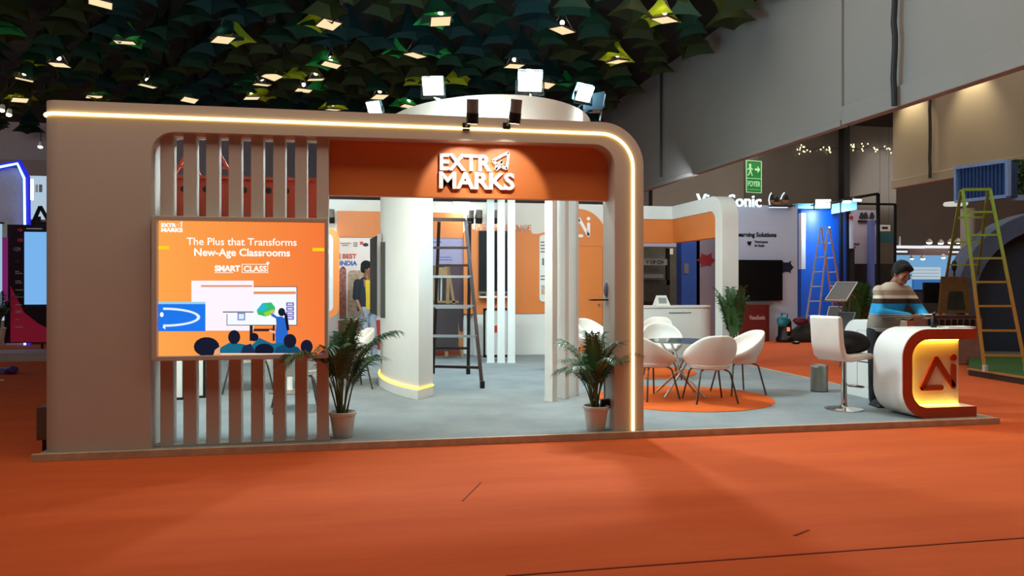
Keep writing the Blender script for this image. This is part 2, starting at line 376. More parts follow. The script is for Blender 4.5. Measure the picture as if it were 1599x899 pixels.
# white windows, presentation board, blue window
rect(299, 438, 396, 516, '#fff4ff'); rect(314, 444, 394, 448, '#e58a5c'); rect(348, 484, 394, 488, '#c8c8d0')
rect(354, 447, 464, 508, '#30304a'); rect(355, 448, 463, 507, '#f8fbff'); rect(396, 455, 462, 459, '#f09060')
rect(299, 438, 396, 490, '#fff6ff'); rect(314, 445, 394, 448, '#e2a080'); rect(348, 486, 396, 488, '#70808a')
for i in range(4): rect(447, 472+i*7, 459, 478+i*7, '#6f68c0'); rect(449, 473.5+i*7, 457, 476.5+i*7, '#d8d4ff')
rect(371, 488, 383, 500, '#8090d0'); rect(373, 490, 381, 498, '#e0f0ff')
rect(390, 508, 395, 532, '#2a2430'); rect(426, 508, 429, 532, '#2a2430'); rect(396, 513, 426, 517, '#402428')
rect(246.5, 472, 321, 517, '#1f78ee'); rect(246.5, 471, 321, 474.5, '#9cd4f0')
arcp = [(255+58*math.sin(t), 495-15*math.cos(t)) for t in [math.pi*i/16 for i in range(17)]]
shape(arcp+[(255+53*math.sin(t), 495-11.5*math.cos(t)) for t in [math.pi*i/16 for i in range(17)]][::-1], '#e8f4ff')
shape([(258, 508), (254, 511), (259, 514)], '#ffffff'); blob(253, 491, 3, 4, '#ffffff', 8)
# green-blue rock on the board
shape([(401, 484), (410, 473), (424, 472), (430, 480), (428, 490), (415, 494), (403, 491)], '#35c070'); shape([(401, 484), (410, 473), (420, 478), (410, 486)], '#30b8d0'); shape([(412, 488), (428, 482), (428, 490), (415, 494)], '#8fd838')
# teacher with dark ponytail and blue top, seen from behind
shape([(432, 508), (431, 497), (424, 493), (423, 489), (427, 490), (433, 494), (440, 494), (448, 498), (450, 515), (449, 537), (431, 537), (430, 520)], '#2a6ad0')
blob(440, 487, 5.5, 6.5, '#1c2033'); shape([(443, 484), (449, 492), (452, 515), (448, 516), (445, 498)], '#181a28'); blob(425, 487, 3, 3, '#f0a880', 8)
shape([(431, 517), (421, 514), (420, 518), (430, 521)], '#e8b090')
# row of pupils' heads and shoulders in front
shape([(342, 551), (345, 542), (360, 534), (380, 537), (392, 540), (405, 527), (425, 536), (450, 534), (466, 542), (474, 551)], '#1c6a88')
shape([(376, 551), (380, 540), (392, 536), (400, 551)], '#1a2f50'); shape([(428, 551), (432, 542), (447, 536), (466, 543), (470, 551)], '#164a6c')
blob(366, 526, 9.5, 11, '#1a1c30'); blob(397, 526, 7, 6.5, '#181a2e'); blob(453, 532, 10, 11, '#1b1c30'); blob(479, 541, 9.5, 11, '#1a1c32')
blob(413, 546, 15, 10, '#161a30'); blob(323, 541, 20, 15, '#191c2e'); shape([(336, 546), (343, 541), (344, 551), (334, 553)], '#e8a880'); shape([(497, 551), (507, 546), (507, 551)], '#20284c')
rect(345, 551.3, 470, 553, '#ffe6c8'); rect(246.5, 553.5, 507, 557, '#f98a44') if False else None
pic.build('picture', PM, vw)
tw = glow('screen_white', '#fff8f0', 1.1)
def stext(s, xa, xb, yb, px, bold, m=tw, nm='caption'):
    a = Vp(xa, yb, .02); w = Vp(xb, yb, .02).x-a.x
    text(nm, s, m, vw, (a.x, .0285, a.z), EU, UP, px*7.2/1200*1.38, .001, w, bold)
stext('The Plus that Transforms', 291, 463, 382, 11, .01); stext('New-Age Classrooms', 302, 452, 399, 11, .025)
stext('SMART', 335, 375, 423, 8.3, .05); stext('CLASS', 380, 416, 423.5, 8.3, .03)
stext('EXTR', 251, 275, 354, 5.4, .06); stext('MARKS', 251, 285, 361.5, 5.4, .06)
bx = MB()
for a, c in [((377.5, 412), (418.5, 413)), ((377.5, 425), (418.5, 426)), ((377.5, 412), (378.5, 426)), ((417.5, 412), (418.5, 426))]:
    p, q = Vp(*a, .028), Vp(*c, .028); bx.bb((p.x, .0275, q.z), (q.x, .0285, p.z))
for a, c in [((415.5, 410), (421, 411.6)), ((417.4, 408), (419.2, 413.6)), ((335, 425), (364, 426))]:
    p, q = Vp(*a, .028), Vp(*c, .028); bx.bb((p.x, .0275, q.z), (q.x, .0285, p.z))
p = lambda x, y: (Vp(x, y, .028).x, Vp(x, y, .028).z)
for a, c in [((276, 352), (284, 346)), ((284, 346), (283, 355)), ((276, 352), (281, 352.5)), ((279, 355), (283, 355))]:
    A_, B_ = p(*a), p(*c); bx.bar((A_[0], .028, A_[1]), (B_[0], .028, B_[1]), .008, .001)
bx.build('caption_mark', tw, vw)
# ------------------------------------------------------------------ orange header board with raised lettering
hb = thing('header_board', 'long orange header board with raised white lettering and arrow emblem', 'sign', (3.7, .2, 2.28))
hv = .25
zb_ = Vp(735, 309, hv).z; o_ = [(2.386, zb_), (5.085, zb_)]+[(5.085, 2.62)]+arc(5.085-.2, 2.835-.2, .2, 0, 90, 8)+[(2.386, 2.835)]
MB().prism(o_, (0, hv, 0), EU, UP, EV*.1).build('board', orange, hb, bevel=.003)
lw_ = mat('white_acrylic', '#e9e4e4', .4, var=0)
def hp(x, y): q = Vp(x, y, hv-.03); return q
def htext(s, xa, xb, yt, yb):
    a, c, t = hp(xa, yb), hp(xb, yb), hp(xa, yt)
    text('lettering', s, lw_, hb, (a.x, hv-.022, a.z), EU, UP, (t.z-a.z)*1.38, .04, c.x-a.x, .032)
htext('EXTR', 685, 766, 239, 264.5); htext('MARKS', 684, 802, 267, 293)
ic = MB()
def seg(a, c, w=.026):
    A_, B_ = hp(*a), hp(*c); ic.bar((A_.x, hv-.022, A_.z), (B_.x, hv-.022, B_.z), w, .04, side=(0, 0, 1) if abs(A_.x-B_.x) > abs(A_.z-B_.z) else (1, 0, 0))
seg((769, 251), (794, 238)); seg((794, 238), (791, 264)); seg((769, 251), (776, 257)); seg((791, 264), (782, 259)); seg((776, 257), (774, 265)); seg((774, 265), (782, 259)); seg((776, 257), (784, 252)); seg((782, 259), (784, 252))
ic.build('arrow_emblem', lw_, hb)
# second header board behind the slats, shadow put into its red-orange colour
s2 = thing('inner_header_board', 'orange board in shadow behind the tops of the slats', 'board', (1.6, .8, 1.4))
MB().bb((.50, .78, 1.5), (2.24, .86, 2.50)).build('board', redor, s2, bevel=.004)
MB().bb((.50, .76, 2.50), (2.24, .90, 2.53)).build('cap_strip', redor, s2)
for i, x in enumerate((1.0, 1.2, 1.55, 1.78, 1.95, 2.1)):
    MB().cyl((x, .775, 2.40), (x, .785, 2.40), .03, n=14).build('cable_hole', black, s2)
br = MB()
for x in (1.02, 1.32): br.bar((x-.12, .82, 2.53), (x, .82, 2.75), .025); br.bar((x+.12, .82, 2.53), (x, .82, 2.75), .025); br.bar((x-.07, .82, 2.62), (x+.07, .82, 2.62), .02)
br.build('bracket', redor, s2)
# ------------------------------------------------------------------ beam spotlights
bulbm = glow('spot_glow', (1, .95, .85), 12)
gsil = mat('silver_grey_metal', '#85817c', .4, metal=.5)
def spot(loc, tilt, label, group=None, energy=0, target=None, sc=1.0, back=None):
    t = thing('spotlight', label, 'spotlight', loc, 0, group)
    d = Vector((tilt, .25, -1)).normalized()*sc
    MB().cyl(d*-.10, d*.015, .052*sc, n=20).build('housing', gsil, t, world=False, smooth=True, bevel=.004)
    MB().cyl(d*.015, d*.11, .055*sc, n=20).build('hood', black, t, world=False, smooth=True, bevel=.004)
    MB().cyl(d*.108, d*.112, .042*sc, n=16).build('lens', bulbm, t, world=False)
    bk_ = Vector(back) if back else Vector((0, .22, -.02))
    MB().tube([d*-.03, d*-.03+bk_*.5, bk_], .012*sc, 8).build('arm', black, t, world=False, smooth=True)
    MB().box(bk_, (.07*sc, .02, .07*sc)).build('wall_plate', black, t, world=False, bevel=.003)
    if energy:
        lo = light('SPOT', 'spot_beam', Vector(loc)+d*.13, target, energy, (1, .93, .82), .03, angle=62, blend=.3); lo.parent = t
        lo.location = d*.13
    return t
for px, tl, lab in ((738, .02, 'grey and black spotlight on the beam, left of the pair above the lettering'), (805, -.05, 'grey and black spotlight on the beam, right of the pair above the lettering')):
    p = Vp(px, 173, -.40); spot((p.x, -.40, p.z), tl, lab, 'beam spotlights', 42, (p.x, .25, 2.42), back=(0, .44, -.05))
# small box behind the left end
p = Vp(62, 672, .3)
pb = thing('power_box', 'small brown power box against the left end of the portal', 'box', (-.06, .36, .1))
MB().bb((-.09, .25, .13), (.025, .48, .42)).build('casing', mat('brown_box', '#5a4a3c', .5), pb, bevel=.008)
MB().bb((-.06, .3, 0), (.0, .42, .13)).build('foot', black, pb); MB().cyl((-.095, .36, .28), (-.09, .36, .28), .025, n=14).build('knob', black, pb)
# ================================================================== stand interior: partitions
part = thing('back_partition', 'white back partition wall of the stand with orange header', 'partition', (4, 8.2, 0))
ur = Vp(985, 400, 8.1).x
MB().bb((-.0, 8.1, PZ), (ur, 8.2, 3.1)).build('wall_panel', white2, part)
a, c = Vp(526, 329, 8.08), Vp(723, 372, 8.08)
MB().bb((a.x, 8.07, c.z), (c.x, 8.1, a.z)).build('header_panel', orange, part)
sp_ = thing('side_partition', 'white left side wall behind the slats', 'partition', (.06, 4, 0))
MB().bb((.03, .44, PZ), (.12, 8.08, 2.98)).build('wall_panel', white2, sp_)
# corner portal at the back right: white frame with orange header
cp = thing('corner_portal', 'white rounded corner portal with orange header at back right', 'portal', (9.15, 6, PZ))
v0, zt, rr = 5.785, 3.09, .42
prof = [(8.4, zt)]+arc(v0+rr, zt-rr, rr, 90, 180, 10)+[(v0, PZ), (v0+.29, PZ)]+arc(v0+.29+.2, zt-.27-.2, .2, 180, 90, 8)+[(8.4, zt-.27)]
mb = MB().prism(prof, (9.0, 0, 0), EV, UP, EU*.31); mb.bb((ur, 8.1, zt-.27), (9.0, 8.4, zt))
mb.build('frame', white2, cp, smooth=True)
hd = MB().bb((9.03, v0+.27, 2.33), (9.2, 8.16, zt-.24)); hd.bb((ur, 8.13, 2.33), (9.03, 8.3, zt-.27)); hd.build('header_panel', orange, cp)
# poster wall left: BEST / INDIA
pinkw = mat('pale_pink_print', '#e6d2cc', .5, var=.02); redp = mat('red_print', '#c8402c', .5); bluep = mat('blue_print', '#1f4f9c', .5)
def vtext(nm, s, m, par, xa, xb, yt, yb, v, bold=.02, ext=.004):
    a, c, t = Vp(xa, yb, v), Vp(xb, yb, v), Vp(xa, yt, v)
    return text(nm, s, m, par, a, EU, UP, (t.z-a.z)*1.38, ext, c.x-a.x, bold)
def vrect(mb, xa, ya, xb, yb, v, th=.01):
    a, c = Vp(xa, ya, v), Vp(xb, yb, v); return mb.bb((a.x, v-th, c.z), (c.x, v, a.z))
ps = thing('wall_poster', 'pale pink wall poster with red and blue BEST INDIA lettering', 'poster', Vp(560, 550, 8.07))
vrect(MB(), 500, 372, 596, 545, 8.095, .02).build('sheet', pinkw, ps)
vtext('lettering', 'THE BEST', redp, ps, 513, 557, 396, 403, 8.07, .04); vtext('lettering', 'IN INDIA', bluep, ps, 517, 557.5, 407, 414, 8.07, .04)
em = MB(); vrect(em, 531, 379, 548, 380.5, 8.073, .003); vrect(em, 534, 382, 544, 383.5, 8.073, .003)
for q in ((552, 378, 558, 379), (552, 384, 558, 385), (552, 378, 553, 385), (557, 378, 558, 385), (554.5, 380, 556, 384)): vrect(em, *q, 8.073, .003)
em.build('small_emblem', mat('grey_print', '#6a625e', .6), ps)
em = MB(); vrect(em, 562, 377, 567, 382, 8.073, .003); em.build('red_emblem', redp, ps); em = MB()
a = Vp(571, 382, 8.07); em.prism(arc(0, 0, .055, 0, 340, 14, .035), a, EU, UP, EV*-.004); em.build('dark_emblem', black, ps)
def archwin(xa, xb, yt, yb, m):
    a, c = Vp(xa, yb, 8.072), Vp(xb, yt, 8.072); w = (c.x-a.x)/2
    pts = [(c.x, a.z)]+arc(c.x-.08, c.z-.08, .08, 0, 90, 6)+arc(a.x+.08, c.z-.08, .08, 90, 180, 6)+[(a.x, a.z)]
    MB().prism(pts, (0, 8.072, 0), EU, UP, EV*-.004).build('arched_picture', m, ps)
pp = mat('red_brown_photo_print', '#9c5a4c', .6, var=.5, scale=18); p2 = mat('beige_photo_print', '#b59a86', .6, var=.35, scale=14)
archwin(530, 540.5, 416, 498, pp); archwin(543, 590, 422, 495, p2)
em = MB(); vrect(em, 528, 500, 596, 545, 8.074, .004); em.build('lower_band', redp, ps)
# orange-framed rounded display just right of the video wall
pa = Vp(505, 420, 6.4); ko = thing('display_kiosk', 'tall orange-rimmed rounded display panel beside the video wall', 'display', Zp(505, 590))
a, c = Vp(462, 497, 6.4), Vp(529.5, 356, 6.4)
MB().prism(rrect(a.x, .9, c.x, c.z, .17), (0, 6.4, 0), EU, UP, EV*.1).build('frame', orange, ko)
MB().prism(rrect(a.x+.1, 1.0, c.x-.1, c.z-.1, .1), (0, 6.395, 0), EU, UP, EV*.01).build('pale_panel', mat('pale_grey_panel', '#c4c4c8', .3), ko)
MB().bb((a.x+.2, 6.43, PZ), (c.x-.2, 6.48, .95)).build('stand', white2, ko); MB().bb((a.x+.1, 6.3, PZ), (c.x-.1, 6.6, PZ+.03)).build('base', white2, ko)
# lilac poster and plum lower panel behind the step ladder
lil = mat('lilac_print', '#9a8fae', .5); plum = mat('plum_print', '#4a333c', .55)
p3 = thing('wall_poster', 'lilac poster over a plum panel on the back wall behind the step ladder', 'poster', Vp(695, 552, 8.08))
vrect(MB(), 664, 372, 723, 414, 8.095, .02).build('sheet', lil, p3); vrect(MB(), 664, 414, 723, 518, 8.095, .02).build('lower_sheet', plum, p3)
vrect(MB(), 664, 518, 723, 541, 8.095, .022).build('orange_band', orange, p3); vrect(MB(), 664, 541, 723, 553, 8.095, .022).build('red_band', redor, p3)
em = MB(); vrect(em, 684, 401, 704, 402.2, 8.073, .003); vrect(em, 681, 405, 706, 406.2, 8.073, .003); vrect(em, 671, 377, 690, 378.5, 8.073, .003); em.build('small_print', bluep, p3)
cbm = mat('cardboard', '#8f6f4a', .8, var=.1)
er = thing('wooden_rack', 'wooden A-frame rack with dark shelf behind the step ladder', 'rack', Vp(695, 545, 7.4))
mb = MB(); f_ = lambda x, y: Vp(x, y, 7.4)
mb.bar(f_(700, 412), f_(697, 556), .06).bar(f_(700, 420), f_(722, 556), .05).bar(f_(676, 470), f_(676, 556), .05)
mb.bar(f_(674, 471), f_(716, 471), .05, .04).bar(f_(674, 432), f_(702, 432), .05, .04).bar(f_(676, 430), f_(676, 472), .05); mb.build('frame', cbm, er)
vrect(MB(), 677, 474, 714, 546, 7.5, .15).build('dark_panel', mat('dark_brown_panel', '#35282a', .7), er)
kb = thing('cardboard_box', 'cardboard box on top of the wooden rack behind the step ladder', 'box', f_(687, 431))
vrect(MB(), 678, 414, 697, 430.5, 7.5, .22).build('carton', cbm, kb, bevel=.006); vrect(MB(), 681, 414.5, 694, 417, 7.278, .004).build('dark_label', black, kb)
for i in range(5):
    x = 680+i*2.9; tag(MB().cyl(f_(x, 470), f_(x+.6, 433), .017, n=12).build('paper_roll', mat('pale_roll', '#b9b2a4', .6) if i % 2 else mat('dark_roll', '#2c2a2c', .6), smooth=True), '%s paper roll, %s from the left of five upright rolls on the wooden rack' % ('pale' if i % 2 else 'dark', ('first', 'second', 'third', 'fourth', 'fifth')[i]), 'roll', 'upright rolls on the rack')
lump_args = (f_(702, 508), (.12, .08, .09))
# live experience wall
lx = thing('experience_wall', 'orange display wall topped with LIVE EXPERIENCE letters and white lower panel', 'display wall', Vp(790, 552, 7.95))
LV = 7.95
a, c = Vp(724, 490, LV), Vp(836, 361, LV); d2 = Vp(856, 361, LV)
pts = [(a.x, a.z), (d2.x, a.z), (d2.x, c.z+.0)]+[(d2.x-.06, c.z-.01), (c.x+.06, c.z-.05), (c.x-.05, c.z-.05), (c.x-.10, c.z)]+[(a.x+.03, c.z), (a.x, c.z-.05)]
MB().prism(pts, (0, LV, 0), EU, UP, EV*.13).build('orange_panel', orange, lx)
w0, w1 = Vp(740, 490, LV), Vp(856, 552, LV)
MB().bb((a.x+.2, LV+.02, PZ), (d2.x, LV+.12, a.z)).build('white_panel', white2, lx)
vtext('lettering', 'LIVE EXPERIENCE', orange, lx, 735, 829, 349.5, 359.5, LV, .015, .03)
bars = MB()
for x in (724.5, 731, 738): vrect(bars, x, 492, x+3, 552, LV+.06, .03)
bars.build('support_post', white2, lx)
tv = thing('wall_television', 'black wall television on the orange live experience wall', 'television', Vp(770, 457, LV-.02))
vrect(MB(), 747, 360.5, 793, 455, LV, .06).build('screen', mat('dark_screen', '#202024', .2), tv, bevel=.006)
vrect(MB(), 747, 455, 793, 458, LV, .06).build('bottom_bezel', steel, tv)
cs = thing('wall_shelf', 'small white shelf of devices under the wall television', 'shelf', Vp(770, 465, LV))
vrect(MB(), 747, 462, 793, 464.5, LV, .2).build('board', white2, cs)
vrect(MB(), 750, 458.4, 757, 462, LV-.03, .1).build('device', darkp, cs); vrect(MB(), 782, 459, 790, 462, LV-.03, .1).build('device', darkp, cs)
bf = thing('floor_frame', 'thin black rectangular frame standing under the wall television', 'frame', Vp(775, 558, 7.6))
fr = MB(); q = .05
for A_ in ((754.5, 481, 757.5, 557), (792, 481, 795, 557), (754.5, 481, 795, 484), (754.5, 554, 795, 557)): vrect(fr, *A_, 7.6, .04)
fr.build('frame', black, bf); vrect(MB(), 757.5, 484, 792, 554, 7.6, .02).build('white_panel', white2, bf)
e_ = MB(); vrect(e_, 771, 508, 777, 519, 7.578, .003); e_.build('red_mark', redp, bf)
wp = thing('wall_poster', 'narrow white rounded poster with grey text beside the live experience wall', 'poster', Vp(848, 471, LV-.02))
a, c = Vp(842, 471, LV-.005), Vp(862, 367, LV-.005)
MB().prism(rrect(a.x, a.z, c.x, c.z, .07), (0, LV-.03, 0), EU, UP, EV*.025).build('sheet', white2, wp)
e_ = MB()
for y, xx in ((377, 850), (382, 852), (387, 853), (392, 852), (430, 851), (435, 853)): vrect(e_, 844, y, xx, y+2, LV-.031, .003)
vrect(e_, 846.5, 403, 849.5, 414, LV-.031, .003); e_.build('print', mat('grey_print', '#6a625e', .6), wp)
e_ = MB(); vrect(e_, 845, 445, 852, 460, LV-.031, .003); e_.build('picture', p2, wp)
# Ai door with rounded orange arch
dr = thing('arched_door', 'orange arched panel with a white two-letter logo and flush door', 'door', Vp(903, 552, 8.08))
cc = Vp(902, 372, 8.07); top = Vp(902, 326, 8.07); rr = top.z-cc.z
pts = [(cc.x+rr, PZ)]+arc(cc.x, cc.z, rr, 0, 180, 26)+[(cc.x-rr, PZ)]
MB().prism(pts, (0, 8.04, 0), EU, UP, EV*.05).build('panel', orange, dr)
def ai_logo(mb, f, w, th, n):   # the A with an open foot and the dotted i, from photo-like local coords via f(x, y)
    P_ = lambda x, y: f(x, y)
    for c_ in ([(.0, 0), (.44, .92), (1.0, .02), (1.0, .66)], [(.0, 0), (.6, 0)]):
        for p, q in zip(c_, c_[1:]):
            mb.bar(P_(*p), P_(*q), w, th, side=(P_(*q)-P_(*p)).cross(n))
        for p in c_: mb.cyl(P_(*p)-n*th*.47, P_(*p)+n*th*.47, w*.497, n=14)
    mb.cyl(P_(1.0, .95)-n*th/2, P_(1.0, .95)+n*th/2, w*.62, n=14)
a, c = Vp(893, 368, 8.03), Vp(919, 340, 8.03)
lg = MB(); ai_logo(lg, lambda x, y: Vector((a.x+(c.x-a.x)*x, 8.032, a.z+(c.z-a.z)*y)), .06, .02, EV); lg.build('logo', lw_, dr)
se = MB()
A_, B_ = Vp(892, 384, 8.035), Vp(941, 384, 8.035)
se.bar((A_.x, 8.039, A_.z), (B_.x, 8.039, A_.z), .012, .004); se.bar((B_.x, 8.039, A_.z), (B_.x, 8.039, PZ), .012, .004); se.build('door_seam', mat('seam_brown', '#a35420', .7), dr)
MB().cyl((B_.x-.08, 8.04, 1.05), (B_.x-.08, 8.0, 1.05), .02, n=12).build('door_knob', steel, dr)
# ------------------------------------------------------------------ oval canopy ring and its supports
EC = (4.4, 4.2)
def el(t, k=0): return Vector((EC[0]+(1.5+k)*math.cos(R(t)), EC[1]+(2.5+k)*math.sin(R(t)), 0))
rg = thing('canopy_ring', 'white oval canopy ring above the stand carrying flood lights', 'canopy', (EC[0], EC[1], 3.05))
mb = MB(); N = 72; k = []
for i in range(N):
    t = 360*i/N; mb.v += [el(t)+UP*3.05, el(t)+UP*3.68, el(t, -.3)+UP*3.68, el(t, -.3)+UP*3.05]
for i in range(N):
    j = (i+1) % N
    for q in range(4): mb.f.append([i*4+q, i*4+(q+1) % 4, j*4+(q+1) % 4, j*4+q]); mb.mi.append(0)
mb.build('ring', white2, rg, smooth=True)
pl = thing('curved_pillar', 'wide white curved pillar with yellow light along its base', 'pillar', el(205)+UP*PZ)
def wallarc(t0, t1, k0, k1, z0, z1, n=14):
    mb = MB(); o_ = [el(t0+(t1-t0)*i/n, k0) for i in range(n+1)]; i_ = []
    for i in range(n+1):
        p = o_[i]; cdir = (Vector((EC[0], EC[1], 0))-p).normalized(); i_.append(p+cdir*k1)
    pts = [(p.x, p.y) for p in o_]+[(p.x, p.y) for p in i_[::-1]]
    return mb.prism(pts, (0, 0, z0), EU, EV, UP*(z1-z0))
wallarc(170, 225, -.02, .40, PZ+.13, 3.05).build('shaft', white2, pl, smooth=True)
wallarc(169, 225.6, .012, .44, PZ, PZ+.12).build('plinth', white2, pl, smooth=True, bevel=.004)
n_ = 16; gp = [el(170+55*i/n_, .0)+UP*(PZ+.132) for i in range(n_+1)]
e2 = gp[-1]; cd = (Vector((EC[0], EC[1], 0))-Vector((e2.x, e2.y, 0))).normalized()
gp += [e2+Vector((.012, -.006, 0)), e2+cd*.41+Vector((.012, -.008, 0))]
MB().tube(gp, .009, 6).build('light_strip', ledy, pl)
def post(pos, rz, w, d, zt, label, grp):
    t = thing('square_post', label, 'post', (pos[0], pos[1], PZ), rz, grp)
    MB().box((0, 0, (zt-PZ)/2), (w, d, zt-PZ)).build('shaft', white2, t, world=False, bevel=.004)
    MB().box((0, 0, .012), (w+.012, d+.012, .024)).build('foot_plate', white2, t, world=False)
for (x, y), nm in zip(((862, 627), (880, 622), (896, 618)), ('leftmost', 'middle one', 'rightmost')):
    p = Zp(x, y); nrm = Vector(((p.x-EC[0])/1.5**2, (p.y-EC[1])/2.5**2, 0)).normalized()
    post((p.x+.0, p.y+.05), math.atan2(nrm.y, nrm.x)+R(90), .09, .13, 3.05, 'slim white post, %s of the three by the right palm' % nm, 'front white posts')
for x, nm in zip((767, 783.5, 799.5), ('leftmost', 'middle one', 'rightmost')):
    p = Zp(x, 566.5); post((p.x, p.y+.07), -.15, .135, .13, 3.05, 'slim pinkish-white post, %s of the three in front of the wall television' % nm, 'rear white posts')
# flood lights on the ring
flm = glow('flood_face', (.86, 1, 1), 20)
def flood(px, py, dep, face, label, w=.28, h=.24, energy=0, target=None, base=None, haze=.35):
    p = Dp(px, py, dep); t = thing('flood_light', label, 'flood light', p, 0, 'flood lights on the ring')
    n = Vector(face).normalized(); ax = n.cross(UP).normalized(); ay = ax.cross(n)
    MB().box(n*-.03, (w, h, .06), ax, ay, n).build('housing', gsil, t, world=False, bevel=.008)
    MB().box(n*.004, (w*.9, h*.88, .006), ax, ay, n).build('glowing_face', flm, t, world=False)
    f = MB()
    for i in range(6): f.box(n*-.075+ax*(i-2.5)*w*.15, (.012, h*.8, .04), ax, ay, n)
    f.build('cooling_fins', gsil, t, world=False)
    bz = (base if base is not None else p+Vector((0, .05, -.3))); bz = Vector(bz)-p
    br = MB(); br.bar(ax*(w/2+.015)-n*.03, ax*(w/2+.015)-n*.03-UP*(h*.62), .012, .03); br.bar(-ax*(w/2+.015)-n*.03, -ax*(w/2+.015)-n*.03-UP*(h*.62), .012, .03)
    br.bar(ax*(w/2+.02)-n*.03-UP*(h*.62), -ax*(w/2+.02)-n*.03-UP*(h*.62), .012, .03); br.bar(-n*.03-UP*h*.62, bz, .02, .02); br.build('bracket', black, t, world=False)
    if energy:
        lo = light('SPOT', 'flood_beam', p+n*.06, target, energy, (.88, 1, .99), .12, angle=130, blend=.8); lo.parent = t; lo.location = n*.06
        if not haze: return t
        sp = light('POINT', 'haze_fill', p, p+UP, energy*haze, (.28, .72, 1), .05); sp.parent = t; sp.location = UP*.26-n*.05  # added blue point light imitating lens glow above the flood
    return t
FE = 620
b_ = el(237, -.12)+UP*3.68
flood(676, 135, 9.75, (-.25, -.85, -.45), 'glowing flood light standing on the left of the canopy ring', energy=FE, target=(2.0, -3.2, 0), base=b_)
b_ = el(280, -.12)+UP*3.68
flood(828, 127, 9.2, (-.1, -.85, -.45), 'glowing flood light at the front of the canopy ring, largest of them', .30, .26, energy=FE, target=(4.6, -3.4, 0), base=b_)
b_ = el(312, -.12)+UP*3.68
flood(913, 146, 9.75, (.35, -.7, -.5), 'tilted glowing flood light at the right edge of the canopy ring', .26, .22, energy=FE, target=(7.5, -1.2, 0), base=b_)
b_ = el(185, -.12)+UP*3.68
flood(584, 168, 11.2, (-.55, -.75, -.5), 'small flood light low behind the portal beam, left of the canopy ring', .24, .2, base=b_)
# unlit flood light with open flaps at the right end of the ring
p = Dp(925, 170, 10.3)
bd = thing('flood_light', 'unlit black flood light facing away, right of the glowing ones', 'flood light', p-UP*.2)
MB().box(p, (.26, .2, .07), RIGHT, AWAY, UP).box(p+RIGHT*.02+UP*.1, (.3, .02, .22), (RIGHT+UP*.18).normalized(), AWAY, UP).build('housing', darkp, bd, bevel=.006)
MB().tube([p+RIGHT*.17+UP*.2, p+RIGHT*.15+UP*.08, p+RIGHT*.12-UP*.04, p+RIGHT*.10-UP*.16], .012, 6).build('cable', gsil, bd)
MB().bar(p-UP*.02, el(318, -.1)+UP*3.68, .025).build('bracket', black, bd)
# wall spots on the back partition
for i, (x, y, nm) in enumerate(((517, 337, 'by the tall orange-rimmed display'), (734.5, 338, 'above the letters LIVE, left of a pair'), (748, 338, 'above the letters LIVE, right of a pair'), (776, 338, 'behind the rear white posts'))):
    p = Vp(x, y, 7.86); spot((p.x, 7.86, p.z), 0, 'dark spotlight on the white back partition '+nm, 'partition spotlights', sc=1.25, back=(0, .235, .02))
# bright flood on the partition
p = Vp(720, 318, 7.9)
wf = thing('flood_light', 'bright white flood light on the back partition above the step ladder', 'flood light', p)
MB().box(p, (.34, .08, .08)).build('housing', white2, wf, bevel=.006); MB().box(p-UP*.045, (.3, .06, .01)).build('glowing_face', flm, wf); MB().bar(p, p+EV*.2, .03).build('arm', black, wf)
lo = light('POINT', 'flood_beam', p-UP*.12-EV*.1, p, 14, COOL, .06); lo.parent = wf; lo.location = Vector((0, -.1, -.12))
# ================================================================== FURNITURE
legm = mat('dark_chrome', '#6a625c', .25, metal=.9, var=0)
def make_chair(name, label, grp):
    t = thing(name, label, 'chair', (0, 0, 0), 0, grp)
    mb = MB(); NA, NZ = 30, 7
    def rim(a): k = max(0, (abs(a)-14)/128); return .82-.30*(k*k*(3-2*k))
    for i in range(NA+1):
        a = -142+284*i/NA; an = R(-90+a)
        for j in range(NZ+1):
            q = j/NZ; z = .415+(rim(a)-.415)*q
            rad = .205+.105*math.sin(min(1, q*1.25)*math.pi/2)-.02*max(0, q-.7)
            lean = -.05*q*math.cos(R(a))
            mb.v.append(Vector((rad*1.02*math.cos(an), rad*math.sin(an)+lean, z)))
    for i in range(NA):
        for j in range(NZ): k = i*(NZ+1)+j; mb.f.append([k, k+NZ+1, k+NZ+2, k+1]); mb.mi.append(0)
    mb.build('shell', leather, t, world=False, smooth=True, solid=.035, subsurf=1)
    mb = MB(); mb.lathe([(.02, .40), (.20, .40), (.235, .415), (.25, .45), (.235, .475), (.10, .485), (.02, .486)], (0, .01, 0), 32)
    mb.build('seat', leather, t, world=False, smooth=True)
    for sx in (-1, 1):
        for sy in (-1, 1):
            MB().tube([(sx*.12, sy*.12, .405), (sx*.17, sy*.17, .385), (sx*.185, sy*.185, .36), (sx*.255, sy*.25, .004)], .0115, 10).build('leg', legm, t, world=False, smooth=True)
    return t
ch0 = None
def chair(px, py, look, label, grp='white tub chairs', pos=None):
    global ch0
    p = Vector(pos) if pos else Zp(px, py); p = Vector((p.x, p.y, PZ)); d = Vector(look)-p; rz = math.atan2(d.y, d.x)-R(90)
    if ch0 is None: ch0 = make_chair('tub_chair', label, grp); ch0.location = p; ch0.rotation_euler = (0, 0, rz); return ch0
    return dup(ch0, p, rz, label, grp)
